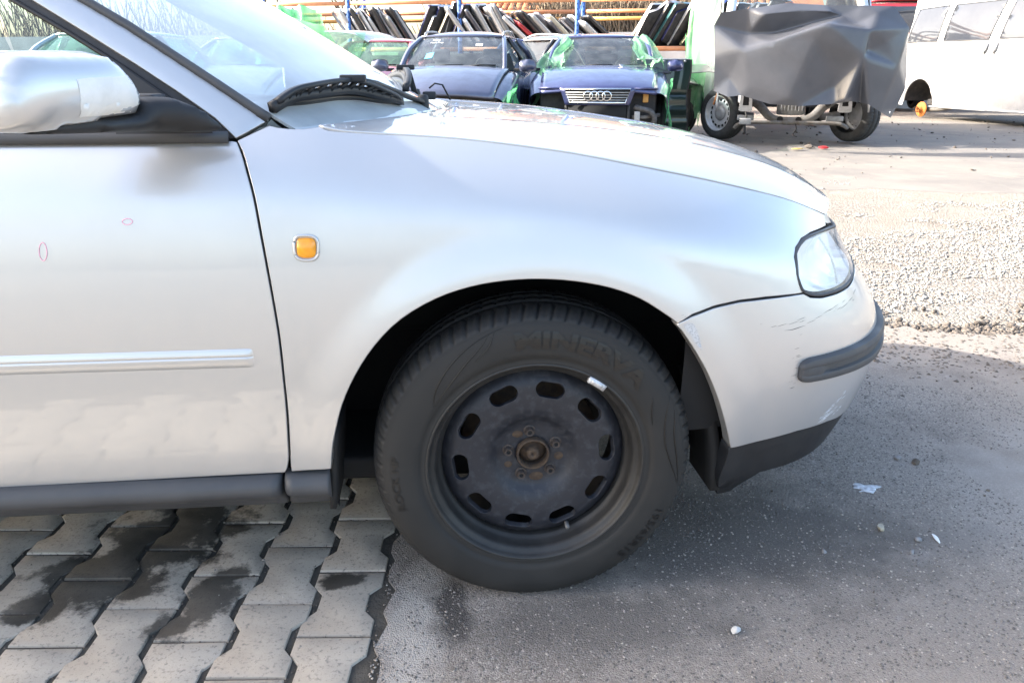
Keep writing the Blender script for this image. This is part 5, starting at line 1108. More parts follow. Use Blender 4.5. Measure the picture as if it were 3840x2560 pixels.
# --- small dark blue car between them
B1, _, _ = wreck('dark_blue_hatchback', (*PL['navy'], 0), R(-10), 'dark blue hatchback half hidden behind the chrome-grille saloon', 'paint_navy', W=1.68, H=1.42)
V, F = tube(spline([(-.62,.05,.72), (-.70,.0,.60), (-.66,.02,.45), (-.72,.08,.35)], 5), .05, 10); obj('strut', V, F, M('alu_dull'), B1)
# --- charcoal estate with a dark green front wing lying against it
C1, _, _ = wreck('charcoal_estate_car', (*PL['charcoal'], 0), R(27), 'charcoal estate car with crumpled bonnet beside the green-wrapped van', 'paint_charcoal', W=1.78, L=4.6, H=1.47, rails=True, hood=(.25,.80,1.08,1.0))
gd = empty('dark_green_door', (*PL['green_door'], 0), 'crumpled dark green car door standing between the blue saloon and the green film', 'car door', rz=R(-6))
def gdf(a, b):
    z = .10+.98*a; x = -.45+.72*b; cr = .03*max(0, 1-abs((z-.42)/.05))-.025*max(0, 1-abs((z-.62)/.04))+.02*max(0, 1-abs((z-.26)/.04)); return (x+.02*math.sin(z*8), -.04*math.sin(a*math.pi)-cr+.016*abs((b*5) % 1-.5)*(z > .6)+.05*max(0, b-.7), z)
V, F = grid(gdf, 40, 30, True); sk_ = obj('door_skin', *thick(V, F, .03), M('paint_green_dark'), gd, sharp=40)
V, F = sweep([gdf(1, b) for b in np.linspace(0, 1, 12)], [(-.02,-.012), (.02,-.012), (.02,.018), (-.02,.018)]); obj('top_edge', V, F, M('plate_grey'), gd)
for k in range(5): q = gdf(.985, .1+.2*k); V, F = tube([(q[0], q[1]-.012, q[2]), (q[0], q[1]-.035, q[2]-.004)], .016, 8); obj('clip', V, F, M('plate_grey'), gd)
V, F = sweep([gdf(a, 1.) for a in np.linspace(0, 1, 14)], [(-.03,-.02), (.03,-.02), (.03,.02), (-.03,.02)]); obj('rear_edge', V, F, M('dirty_black'), gd)
V, F = grid(lambda a, b: (-.80+1.6*b, .16+.18*a+.04*math.sin(b*11), .90+.10*a+.03*abs((b*3.3) % 1-.5)), 4, 22, True); obj('crumpled_panel', *thick(V, F, .012), M('paint_charcoal'), C1, sharp=30)
# --- red car on the far left and red car behind the van
D1, _, _ = wreck('red_small_car', (*PL['red_left'], 0), R(-12), 'faded red car behind the windscreen edge, its glass tinted green', 'paint_pinkred', W=1.62, H=1.45, glassm='green_glass')
rvn = empty('red_van', (*PL['red_right'], 0), 'tall red van between the tarp-covered van and the white van', 'van', rz=R(-10))
V, F = grid(lambda a, b: ((2*b-1)*(.93-.08*max(0, a-.6)), .02+.25*max(0, a-.62)**1.2+.06*(2*b-1)**4, .30+1.98*a), 16, 15, True); obj('tailgate', *thick(V, F, -.04), M('paint_red'), rvn)
V, F = grid(lambda a, b: ((2*b-1)*(.76-.05*a), -.012+.25*max(0, .70+.27*a-.62)**1.2, 1.69+.53*a), 6, 9, True); obj('rear_window', V, F, M('van_glass'), rvn)
V, F = sweep([(-.86,-.03,1.62), (.86,-.03,1.62)], [(-.015,-.02), (.015,-.02), (.015,.02), (-.015,.02)]); obj('trim_strip', V, F, M('dirty_black'), rvn)
V, F = grid(lambda a, b: ((2*b-1)*.86, .15+3.9*a, 2.30+.05*(1-(2*b-1)**4)), 6, 9, True); obj('roof', *thick(V, F, .03), M('paint_red'), rvn)
for s in (-1, 1):
    V, F = grid(lambda a, b, s=s: (s*(.94-.08*max(0, b-.6)), .05+4.2*a, .35+1.95*b), 6, 10, s < 0); obj('side_panel', *thick(V, F, .03), M('paint_red'), rvn)
    V, F = box((s*.80,.0,1.0), (.14,.06,.36), .02); obj('tail_lamp', V, F, M('orange_lens'), rvn); simple_wheel(rvn, (s*.78,.9,.33), rz=0 if s < 0 else math.pi)
lbx = empty('light_bar', (*PL['red_right'], 2.36), 'red and white lamp boxes on the red van roof', 'light bar', rz=R(-10))
for k, (x, m_) in enumerate(((-.55,'paper_white'), (-.25,'paint_red'), (.05,'paint_red'), (.36,'paper_white'), (.62,'paint_red'))): V, F = box((x,.5,.08), (.24,.25,.14), .03); obj('lamp_box', V, F, M(m_), lbx)
V, F = box((0,.5,.0), (1.5,.2,.03), .01); obj('bar', V, F, M('dirty_black'), lbx)
# two more wrecks at the left end of the row, seen through the silver car's windows
wreck('pale_wreck_car', (*PL['left_a'], 0), R(-8), 'pale grey car seen through the windscreen of the silver hatchback', 'paint_silver2', W=1.72, glassm='green_glass')
wreck('white_wreck_car', (*PL['left_b'], 0), R(-4), 'white car seen through the door window of the silver hatchback', 'paint_white', W=1.72, glassm='green_glass')

# --- film sheets
def film(name, P00, P10, P01, P11, label, m='green_film', amp=.06, seed=1, nu=26, nv=26, rag=.08, group=None):
    """crumpled plastic sheet spanned between four corners with folds and a ragged hem"""
    r = np.random.default_rng(seed); P00, P10, P01, P11 = [np.array(p, float) for p in (P00, P10, P01, P11)]
    n_ = np.cross(P10-P00, P01-P00); n_ /= np.linalg.norm(n_); ph = r.uniform(0, 6.28, 8); fr = r.uniform(4, 17, 8)
    base = (P00+P11)/2; base[2] = min(P00[2], P01[2], P10[2], P11[2])
    def f(a, b):
        p = (P00*(1-a)+P10*a)*(1-b)+(P01*(1-a)+P11*a)*b
        d = sum(math.sin(fr[i]*a*(1+.25*i*.3)+ph[i]+b*(2+i)*(1 if i % 2 else -1)) for i in range(4))/4*amp+amp*.12*math.sin(19*a+5*b+ph[5])+amp*.25*abs(math.sin(6*b+5*a+ph[6]))
        e = rag*math.sin(13*a+ph[7])*(b > .93)+rag*.6*math.sin(29*a+ph[4])*(b > .93)
        return p+n_*d+np.array([0,0,e])+np.array([.03*math.sin(7*b+ph[3]), 0, 0])
    V, F = grid(f, nu, nv); o = obj(name, np.array(V)-base, F, M(m)); o.location = tuple(base); tag(o, label, 'plastic film', group); return o
def L2W(o, p): return tuple(o.matrix_basis @ Vector(p))
film('plastic_film', L2W(A6, (-.60,2.0,1.43)), L2W(A6, (-.42,1.86,1.36)), L2W(A6, (-1.02,1.35,.86)), L2W(A6, (-.52,1.16,1.06)), 'green film stretched over the left screen pillar of the blue saloon', seed=2, amp=.05)
film('plastic_film', L2W(A6, (-.78,1.35,1.02)), L2W(A6, (-.70,.75,.93)), L2W(A6, (-1.04,1.1,.30)), L2W(A6, (-.93,.30,.35)), 'torn green film trailing down the left wing of the blue saloon', seed=3, amp=.05)
film('plastic_film', L2W(A6, (.40,1.86,1.37)), L2W(A6, (.62,2.05,1.44)), L2W(A6, (.50,1.20,1.07)), L2W(A6, (1.06,1.35,.92)), 'green film stretched over the right screen pillar of the blue saloon', seed=4, amp=.05)
film('plastic_film', L2W(A6, (.90,.35,.80)), L2W(A6, (.93,.9,.85)), L2W(A6, (.92,.25,.20)), L2W(A6, (.95,.8,.2)), 'green film strip along the right wing of the blue saloon', m='green_film_deep', seed=5, amp=.03)
film('plastic_film', L2W(A3, (.88,.2,.72)), L2W(A3, (.90,.9,.8)), L2W(A3, (.95,.2,.2)), L2W(A3, (1.0,.9,.2)), 'green film beside the dusky estate car wing', m='green_film_deep', seed=6, amp=.05)

# --- tarp-covered van
van = empty('panel_van', (*PL['van'], 0), 'white van with its front end stripped, wheels turned, under a grey tarp', 'van', rz=YAW)
hw = .97
V, F = grid(lambda a, b: ((2*b-1)*(.80-.10*a), .95+.95*a+.10*(2*b-1)**2, 1.52+.95*a), 8, 15, True); vg = obj('windscreen', V, F, M('wreck_glass'), van)
V, F = grid(lambda a, b: ((2*b-1)*.86, .80+.16*a+.12*(2*b-1)**2, 1.34+.22*a), 4, 13, True); obj('cowl_panel', *thick(V, F, .03), M('trim_grey'), van)
V, F = box((-.02,1.5,1.60), (.62,.2,.06), .01); obj('paper_tray', V, F, M('paper_white'), van)
for s in (-1, 1):
    V, F = sweep(spline([(s*.90,.95,1.40), (s*.84,1.45,1.95), (s*.80,1.95,2.48)], 5), [(-.06,-.05), (.06,-.05), (.06,.05), (-.06,.05)]); obj('front_pillar', V, F, M('paint_white'), van)
    def vs_(a, b, s=s):
        yy = .55+4.6*a; zz = .42+2.1*b; x = hw-.10*max(0, b-.55)**1.5; wa = (yy-1.02)/.44
        if abs(wa) < 1 and b < .45: zz = max(zz, .34+.46*math.sqrt(1-wa*wa))
        fr_ = .95+max(0, zz-1.35)*.95
        return (s*x, max(yy, min(fr_, yy+1)) if zz > 1.35 else yy, zz)
    V, F = grid(vs_, 40, 24, s < 0); obj('side_panel', *thick(V, F, .02), M('paint_white'), van)
    V, F = grid(lambda a, b, s=s: (s*(hw+.004-.08*max(0, .35*b-.05)), 1.22+.25*b+.75*a, 1.38+.62*b), 5, 5, s < 0); obj('cab_window', V, F, M('van_glass'), van)
    V, F = box((s*.62,.75,.62), (.16,.9,.18), .02); obj('chassis_rail', V, F, M('plate_grey'), van)
    P, F, l = fill2d([(-.085,-.15), (-.06,-.165), (.06,-.165), (.085,-.15), (.075,0), (.085,.15), (.06,.17), (-.06,.17), (-.085,.15), (-.075,0)], ([(-.04,-.09), (.04,-.09), (.04,.09), (-.04,.09)],), .05, .03)
    V, F = thick([(x+s*.62, .22, z+.60) for x, z in P], F, -.02); obj('rail_flange', V, F, M('plate_grey'), van, smooth=False)
    V, F = box((s*.62,.24,.60), (.07,.03,.17)); obj('flange_hole', V, F, M('inner_dark'), van, smooth=False)
    V, F = tube([(s*.70,1.0,.36), (s*.45,.95,.33)], .05, 10); obj('drive_joint', V, F, M('frame_grey'), van)
    V, F = box((s*.58,.62,.33), (.22,.07,.07), .012); obj('mount_bracket', V, F, M('plate_grey'), van)
V, F = grid(lambda a, b: ((2*b-1)*.86, 2.05+3.0*a, 2.50+.05*math.sin(a*3)+.03*(1-(2*b-1)**4)), 6, 9, True); obj('roof', *thick(V, F, .03), M('paint_white'), van)
V, F = grid(lambda a, b: ((2*b-1)*.92, 1.1, .45+1.0*a), 3, 3, True); obj('bulkhead', V, F, M('dirty_black'), van)
V, F = sweep(spline([(-.62,.62,.62), (-.42,.55,.50), (-.25,.52,.34), (0,.52,.30), (.25,.52,.34), (.42,.55,.50), (.62,.62,.62)], 6), [(-.05,-.05), (.05,-.05), (.05,.05), (-.05,.05)]); cm = obj('crossmember', V, F, M('frame_grey'), van)
for x, z in ((-.14,.325), (.10,.32), (.45,.53)): V, F = lathe([(0,0), (.04,0)], 12, 'y'); obj('bore', [(a+x, b+.466, c_+z) for a, b, c_ in V], F, M('inner_dark'), cm, smooth=False)
V, F = tube(spline([(-.72,.50,.20), (-.66,.46,.26), (-.5,.46,.28), (.5,.46,.28), (.66,.46,.26), (.74,.55,.22)], 5), .026, 10); obj('stabiliser_bar', V, F, M('frame_grey'), van)
V, F = lathe([(0,-.18), (.16,-.18), (.17,-.15), (.17,.16), (.15,.18)], 22, 'z'); obj('engine_sump', [(x*1.1+.02, y*.8+.75, z+.55) for x, y, z in V], F, M('alu_dull'), van, sharp=40)
for k in range(7): V, F = box((-.12+.045*k,.60-.0,.56), (.012,.03,.26), .003); obj('sump_rib', V, F, M('plate_grey'), van)
V, F = tube(spline([(-.60,.36,.42), (-.585,.33,.34), (-.60,.32,.26), (-.59,.33,.14)], 5), .014, 6); obj('hanging_cable', V, F, M('dirty_black'), van)
V, F = box((-.60,.33,.30), (.15,.07,.08), .012); obj('tow_bracket', V, F, M('plate_grey'), van)
V, F = tube(spline([(.06,.44,.28), (.08,.43,.20), (.05,.44,.13), (.10,.44,.10)], 5), .008, 6); obj('hanging_wire', V, F, M('dirty_black'), van)
simple_wheel(van, (-.86,1.02,.365), 'wheel_silver', .365, .25, R(42), 'front_wheel', 56, 16)
simple_wheel(van, (.90,1.02,.365), 'wheel_silver', .365, .25, R(180+38), 'front_wheel', 56, 16)
for s in (-1, 1): simple_wheel(van, (s*.86,4.3,.345), 'plate_grey', .345, .235, 0 if s < 0 else math.pi, 'rear_wheel')
# orange cord tied to the wheel
cw = [L2W(van, p) for p in ((-.92,.72,1.02), (-.93,.62,.80), (-.99,.60,.62), (-1.02,.66,.50))]
V, F = tube(spline(cw, 6), .012, 6); o = obj('cord', np.array(V)-np.array(cw[-1]), F, M('rope_orange')); o.location = cw[-1]; tag(o, 'thin orange cord tied from the van wing to its front wheel', 'cord')
# tarp: a stiff sheet in folds
TPt = [(400,115,.10), (365,190,.05), (385,380,.12), (395,580,.10), (480,615,.18), (560,605,.2), (730,655,.25), (900,665,.3), (1100,650,.25), (1200,635,.2), (1290,650,.25), (1370,695,.15), (1465,740,-.1), (1500,680,-.2), (1540,570,-.25), (1530,480,-.2), (1500,350,-.1), (1480,210,.0), (1380,90,.0), (1200,85,.08), (1000,80,.05), (780,65,.08), (560,95,.1)]
TPi = [(985,190,.46), (690,290,.34), (545,330,.26), (570,240,.03), (720,238,.05), (900,188,.09), (1100,140,.08), (640,130,.21), (870,112,.17), (1170,190,.16), (1280,130,.13), (1240,225,.33), (945,280,.42), (850,618,.35), (1240,340,.25), (1215,380,.37), (1150,630,.35), (1090,540,.19), (1258,645,.22), (1440,430,.10), (480,500,.13), (590,545,.24), (1350,290,.17), (700,130,.19), (1020,118,.14)]
CRE = [[(385,380), (545,330), (690,290), (985,190)], [(570,240), (720,238), (900,188), (1100,140)], [(985,190), (1240,225), (1480,210)], [(985,190), (945,280), (850,618)], [(945,280), (1090,540)], [(1480,210), (1350,290), (1240,340), (1215,380)], [(1215,380), (1150,630)], [(1215,380), (1258,645)], [(1480,210), (1440,430), (1370,695)], [(570,240), (640,130), (780,65)], [(640,130), (870,112), (1100,140)], [(1100,140), (1170,190), (1280,130), (1380,90)], [(480,500), (590,545)]]
def tarp():
    pts = TPt+TPi; s_ = 1/240.; bm = bmesh.new(); P2 = [Vector((p[0], -p[1])) for p in pts]; n = len(TPt)
    ix = {(p[0], p[1]): i for i, p in enumerate(pts)}; ce = [(ix[a], ix[b]) for l in CRE for a, b in zip(l, l[1:])]
    vs2, es2, fs2, ov, oe, of = delaunay_2d_cdt(P2, [(i, (i+1) % n) for i in range(n)]+ce, [], 1, 1e-4)
    dep = {}
    for i, l in enumerate(ov):
        for j in l: dep[i] = pts[j][2]
    vv = [bm.verts.new(((v.x-965)*.00202, -dep.get(i, .1), (v.y+370)*.00195)) for i, v in enumerate(vs2)]
    for f in fs2: bm.faces.new([vv[i] for i in f])
    bmesh.ops.recalc_face_normals(bm, faces=bm.faces[:])
    for it in range(3):
        bmesh.ops.subdivide_edges(bm, edges=bm.edges[:], cuts=1, use_grid_fill=True); bmesh.ops.triangulate(bm, faces=bm.faces[:])
        if it < 3: bmesh.ops.smooth_vert(bm, verts=[v for v in bm.verts if not v.is_boundary], factor=[.0,.22,.30][it], use_axis_x=True, use_axis_y=True, use_axis_z=True)
    rr = random.Random(5)
    for v in bm.verts: v.co.y += .004*math.sin(v.co.x*9+v.co.z*6+2*math.sin(v.co.z*5))
    bm.verts.index_update(); V = [tuple(v.co) for v in bm.verts]; F = [[v.index for v in f.verts] for f in bm.faces]; bm.free(); return V, F
V, F = tarp(); to = obj('tarp', V, F, M('tarp_grey')); to.location = PL['tarp']; to.rotation_euler = (0, 0, YAW); tag(to, 'grey creased tarpaulin draped over the stripped front of the van', 'tarp')
V, F = lathe([(.012,-.004), (.026,-.004), (.03,0), (.026,.004), (.012,.004), (.008,0), (.012,-.004)], 16, 'y'); obj('eyelet', [(x+.96, y+.06, z-.66) for x, y, z in V], F, M('chrome'), to)
film('plastic_film', L2W(van, (-1.36,1.45,2.75)), L2W(van, (-.93,1.25,2.7)), L2W(van, (-1.48,1.40,.08)), L2W(van, (-1.22,1.35,.30)), 'long green film hanging down the left side of the tarp-covered van', seed=7, amp=.045, nv=60, rag=.10)
film('plastic_film', L2W(van, (-1.45,1.55,1.45)), L2W(van, (-1.12,1.40,.62)), L2W(van, (-1.50,1.50,.03)), L2W(van, (-1.24,1.42,.22)), 'deep green fold of film behind the van front wheel', m='green_film_deep', seed=8, amp=.06, nv=40)
V, F = grid(lambda a, b: (-.99-.36*b, 1.60+.1*b, .35+2.2*a), 20, 6); wd = obj('open_door', *thick(V, F, .05), M('paint_white'), van)
# --- wrapped vehicle part behind the windscreen edge
film('plastic_film', (*np.array(PL['wrap'])+[-.75,.0], 1.95), (*np.array(PL['wrap'])+[.55,-.3], 1.55), (*np.array(PL['wrap'])+[-.6,-.3], .4), (*np.array(PL['wrap'])+[1.0,-.3], .4), 'pale green film over a bulky wreck behind the windscreen edge', seed=9, amp=.16)
film('plastic_film', (*np.array(PL['wrap'])+[-.5,.3], 1.9), (*np.array(PL['wrap'])+[.35,.1], 1.85), (*np.array(PL['wrap'])+[-.5,-.5], .9), (*np.array(PL['wrap'])+[.75,-.5], .8), 'bright green crumpled film on top of the wrapped wreck', m='green_film_deep', seed=12, amp=.14)
hb = empty('wrapped_wreck', (*PL['wrap'], 0), 'white van nose under the pale green film behind the windscreen edge', 'van', rz=YAW)
V, F = grid(lambda a, b: ((2*b-1)*(.85-.1*a), .25+.3*a+.1*(2*b-1)**2, .35+.75*a), 6, 11, True); obj('nose', *thick(V, F, .04), M('paint_white'), hb)
V, F = grid(lambda a, b: ((2*b-1)*(.74-.1*a), .60+.6*a+.12*(2*b-1)**2, 1.1+.44*a), 6, 9, True); obj('windscreen', V, F, M('green_glass'), hb)
V, F = grid(lambda a, b: ((2*b-1)*.70, 1.2+2.*a, 1.52+.05*math.sin(3*a)-.16*(2*b-1)**4), 6, 7, True); obj('roof', *thick(V, F, .03), M('paint_white'), hb)

# --- white passenger van on the right
wv = empty('white_passenger_van', (*PL['white_van'], 0), 'white passenger van missing its rear wheel, rusty brake disc showing', 'van', rz=PL['white_rz'])
# local: x runs forward along the van (towards us), flank at y = 0 faces +y ... built with flank normal -y
LW = 5.0
def wy0(z): return .26*max(0, (z-1.28)/1.12)**1.8+.03*max(0, (.55-z)/.33)**2
def wflank(a, b):
    x = -.72+LW*a; z = .22+2.20*b; y = wy0(z); r_ = max(0, (-.45-x)/.27); y += .10*r_**2.5
    if abs(x+.02) < .40:
        lim = .32+.42*math.sqrt(max(0, 1-((x+.02)/.40)**2)); z = max(z, lim) if b < .45 else z
    if b > .9: y += .16*((b-.9)/.1)**2
    return (x, y, z)
V, F = grid(wflank, 80, 50, False); flank = obj('side_panel', V, F, M('paint_white'), wv)
V, F = grid(lambda a, b: (-.73+.03*max(0, b-.5)+.05*abs(2*a-1)**4, .10+.10*b+(1.6-.2*b)*a, .35+2.05*b), 9, 14, True); obj('tailgate', *thick(V, F, .03), M('paint_white'), wv)
V, F = grid(lambda a, b: (-.66+4.9*a, .42+1.1*b, 2.415+.05*math.sin(b*math.pi)), 10, 9); obj('roof', *thick(V, F, .03), M('paint_white'), wv)
def wy(z): return wy0(z)-.006
for o2 in ([(-.57,1.44), (.27,1.44), (.30,2.09), (-.50,2.06)], [(.45,1.44), (1.57,1.44), (1.70,2.10), (.47,2.09)], [(1.82,1.45), (2.95,1.45), (2.60,2.10), (1.90,2.10)]):
    P, F, l = fill2d(resample(o2, .08), (), .12, .06); obj('window', [(x, wy(z), z) for x, z in P], [f[::-1] for f in F], M('van_glass'), wv)
    loop = resample(o2, .08); V, F = sweep([(x, wy(z)+.001, z) for x, z in loop+[loop[0]]], circ(.012, 5)); obj('window_seal', V, F, M('trim_grey'), wv)
for x in (1.57, 1.79): V, F = sweep([(x-.03,-.018,1.20), (x,-.022,1.27), (x+.02,-.018,1.38)], [(-.018,-.014), (.018,-.014), (.018,.014), (-.018,.014)]); obj('door_handle', V, F, M('plate_grey'), wv)
V, F = sweep([(-.66,.05,1.11), (-.2,-.004,1.12), (.29,-.004,1.125)], [(-.008,-.012), (.008,-.012), (.008,.012), (-.008,.012)]); obj('slide_rail', V, F, M('plate_grey'), wv)
V, F = sweep([(1.68, wy0(z)-.002, z) for z in (.26,.8,1.3,1.44)], [(-.004,-.003), (.004,-.003), (.004,.003), (-.004,.003)]); obj('door_seam', V, F, M('trim_grey'), wv)
V, F = lathe([(.40,.02), (.41,.5), (.05,.52)], 24, 'y', R(-95), R(95)); obj('wheel_arch', [(x, y, z+.34) for x, y, z in V], F, M('dirty_black'), wv)
V, F = lathe([(0,-.02), (.03,-.02), (.035,-.055), (.055,-.06), (.06,.0), (.075,.015), (.145,.02), (.15,.03), (.145,.042), (.05,.05)], 36, 'y'); bd_ = obj('brake_disc', [(x, y+.10, z+.152) for x, y, z in V], F, M('rust_orange'), wv)
for q in range(5):
    a = R(72*q+10); V, F = tube([(.046*math.sin(a),.03,.152+.046*math.cos(a)), (.046*math.sin(a),-.03,.152+.046*math.cos(a))], .010, 6); obj('wheel_stud', V, F, M('rust'), bd_)
V, F = tube(spline([(.05,.2,.15), (.35,.3,.17), (.7,.45,.26)], 4), .04, 8); obj('trailing_arm', V, F, M('frame_grey'), wv)
V, F = sweep([(.36,.02,.235), (4.0,.02,.235)], [(-.02,-.02), (.02,-.02), (.02,.012), (-.02,.012)]); obj('sill', V, F, M('paint_white'), wv)
V, F = box((1.9,.75,.30), (3.6,1.2,.12), .03); obj('underbody', V, F, M('dirty_black'), wv)
V, F = box((-.66,.45,.40), (.10,.9,.20), .02); obj('rear_bracket', V, F, M('paint_white'), wv)
simple_wheel(wv, (2.95,.16,.315), rz=R(90), name='front_wheel')

# --- pallet racks with stored car doors
ER = Vector((math.cos(YAW), math.sin(YAW), 0)); EN = Vector((-math.sin(YAW)*-1*-1, 0, 0)); EN = Vector((math.sin(-YAW), math.cos(YAW), 0))
RO = Vector((.48,19.3,0)); BAY = 2.72; ZS = 1.38
def RP(s, d=0., z=0.): return tuple(RO+ER*s+EN*d+Vector((0, 0, z)))
rack = {}
posts = [-2, -1, 0, 1, 2, 3]
labs = ['far left', 'left', 'middle', 'right of middle', 'right']
def rack_bay(i, lab):
    r = empty('pallet_rack', RP(i*BAY), lab, 'rack', 'pallet racks behind the wrecks', rz=YAW); r.location.z = 0
    def bm_(z, d, m, h=.05): V, F = sweep([(.05, d, z), (BAY-.05, d, z)], [(-.02,-h), (.02,-h), (.02,h), (-.02,h)]); obj('beam', V, F, M(m), r)
    for z, d, m in ((ZS-.03, 0, 'rack_orange'), (ZS-.03, 1.0, 'rack_orange'), (2.02, 1.0, 'rack_amber'), (2.18, 1.0, 'rack_orange'), (2.36, 0, 'rack_orange'), (2.52, 0, 'rack_orange')): bm_(z, d, m, .042)
    for k in range(5):
        V, F = box((BAY/2, .12+.19*k, ZS+.008), (BAY-.12,.17,.02), .004); obj('shelf_board', V, F, M('shelf_dark'), r, smooth=False)
    for d in (0, 1.0):
        V, F = sweep([(0, d, -.02), (0, d, 2.75)], [(-.045,-.03), (.045,-.03), (.045,.03), (.02,.03), (.02,.012), (-.02,.012), (-.02,.03), (-.045,.03)]); po = obj('upright', V, F, M('rack_blue'), r)
        for k in range(22): V, F = box((0, d-.032, .3+.11*k), (.016,.004,.035)); obj('slot', V, F, M('inner_dark'), po, smooth=False)
    for k in range(3): V, F = sweep([(0, .03, .4+.75*k), (0, .97, .95+.75*k)], circ(.016, 6)); obj('brace', V, F, M('rack_blue'), r)
    return r
for i, lb in zip(range(-2, 3), ('pallet rack bay furthest left, behind the green-wrapped wreck', 'pallet rack bay behind the dusky estate car roof', 'pallet rack bay between estate and chrome-grille saloon, low stack of doors', 'pallet rack bay behind the blue saloon roof, teal and blue doors', 'pallet rack bay behind the tarp-covered van')): rack_bay(i, lb)
# door: skin, inner panel, window frame
def door_meshes(kind):
    if kind == 'front': body = [(0,0), (.98,.0), (1.0,.30), (1.0,.60), (.05,.62), (-.02,.35)]; frame = [(.05,.62), (.38,.98), (.92,1.0), (.985,.60)]
    elif kind == 'rear': body = [(.10,0), (.72,0), (.80,.22), (.98,.38), (1.0,.60), (.02,.62), (.0,.30)]; frame = [(.03,.62), (.06,.99), (.62,.97), (.97,.61)]
    else: body = [(0,.02), (1.05,0), (1.10,.45), (1.05,.86), (.5,.93), (0,.88), (-.04,.45)]; frame = None
    return body, frame
DM = {}
for kd in ('front', 'rear', 'bonnet'):
    body, frame = door_meshes(kd); P, h, F, l = inflate(spline(body, 3, True) if kd == 'bonnet' else resample(body, .08), .09, .035, .5); n = len(P)
    U = lambda d, x, z: (d, z-.35, x+.02)
    V = [U(-.03-hh, x, z) for (x, z), hh in zip(P, h)]+[U(.025, P[i][0], P[i][1]) for i in l]; F2 = [f[::-1] for f in F]+[[l[i], l[(i+1) % len(l)], n+(i+1) % len(l), n+i] for i in range(len(l))]
    sk = obj('door_skin', V, F2, M('paint_white')); sk.data.name = 'skin_'+kd
    V2, F3 = [U(.026+.035*(hh > .01), x, z) for (x, z), hh in zip(P, h)], F; tr_o = obj('inner_panel', V2, F3, M('dirty_black'))
    fr_o = None
    if frame: V, F = sweep([U(0, x, z) for x, z in spline(frame, 5)], [(-.03,-.022), (.03,-.022), (.03,.022), (-.03,.022)]); fr_o = obj('window_frame', V, F, M('paint_white'))
    DM[kd] = (sk.data, tr_o.data, fr_o.data if fr_o else None)
    for q in (sk, tr_o, fr_o):
        if q: bpy.data.objects.remove(q)
CN = {'white': ('paint_white','white'), 'silver': ('paint_silver2','silver'), 'black': ('paint_black','black'), 'grey': ('paint_grey','grey'), 'navy': ('paint_navy','navy blue'), 'cream': ('paint_cream','cream'), 'blue': ('paint_blue','blue'), 'bright': ('paint_brightblue','bright blue'), 'teal': ('paint_teal','teal'), 'olive': ('paint_olive','olive'), 'char': ('paint_charcoal','charcoal'), 'red': ('paint_red','red')}
ORD = ['first', 'second', 'third', 'fourth', 'fifth', 'sixth', 'seventh', 'eighth', 'ninth', 'tenth', 'eleventh', 'twelfth', 'thirteenth', 'fourteenth', 'fifteenth']
def stored(kind, s, col, lean, yaw, label, zb=ZS+.02, d=.5, sc=1.):
    nm = 'car_door' if kind != 'bonnet' else 'car_bonnet'
    r = empty(nm, RP(s, d, zb), label, 'car door' if kind != 'bonnet' else 'bonnet', 'car doors stored on the pallet racks'); r.rotation_euler = (Matrix.Rotation(YAW+R(yaw), 4, 'Z') @ Matrix.Rotation(R(lean), 4, 'Y')).to_euler(); r.scale = (sc, sc, sc)
    for nme, me, m_ in zip(('door_skin', 'inner_panel', 'window_frame'), DM[kind], (CN[col][0], 'dirty_black', CN[col][0])):
        if me is None: continue
        o = bpy.data.objects.new(nme, me); COL.objects.link(o); o.parent = r; o.material_slots[0].link = 'OBJECT'; o.material_slots[0].material = M(m_)
dr = random.Random(21)
groups = [   # rack stretch, start, step, lean, yaw, colours, where
    (-2.62, .155, -31, 32, ['silver','white','black','white','silver','black','white','grey','black','silver'], 'leaning left above the red small car'),
    (-.98, .135, 30, -28, ['navy','white','navy','cream','navy','white','blue','char'], 'leaning right above the estate roof'),
    (.16, .17, -34, 30, ['silver','white','char','silver','black','white','grey','silver'], 'leaning left beside the middle post'),
    (1.62, .20, -48, 26, ['white','red','black','silver','char','cream'], 'slumped above the chrome-grille saloon'),
    (3.05, .24, -52, 20, ['char','silver','black'], 'lying low behind the saloon roof'),
    (4.0, .20, 38, -38, ['silver','white','char','teal','navy','white','olive','bright'], 'leaning right behind the charcoal estate'),
    (5.9, .22, 30, -30, ['white','grey','silver','black'], 'behind the tarp-covered van'),
    (-5.0, .20, -28, 30, ['white','black','silver','grey','navy','white','silver'], 'behind the green-wrapped wreck')]
for s0, st, lean, yaw, cols, where in groups:
    for i, cl in enumerate(cols):
        kd = 'front' if i % 3 != 1 else 'rear'
        stored(kd, s0+st*i, cl, lean+dr.uniform(-4, 4), yaw+dr.uniform(-7, 7), f'{CN[cl][1]} car door, {ORD[i]} from the left {where}', d=.45+dr.uniform(-.08, .08), sc=dr.uniform(.95, 1.06)*(1.10 if s0 == 4.0 else 1))
for i in range(14):                                # more doors stand on the ground under the shelf
    cl = ['black','silver','char','navy','cream','white','red'][i % 7]; stored('front' if i % 2 else 'rear', -2.4+.42*i, cl, -25+dr.uniform(-6, 6), 30, f'{CN[cl][1]} car door, {ORD[i]} from the left under the rack shelf', zb=.10, d=.5, sc=1.0)

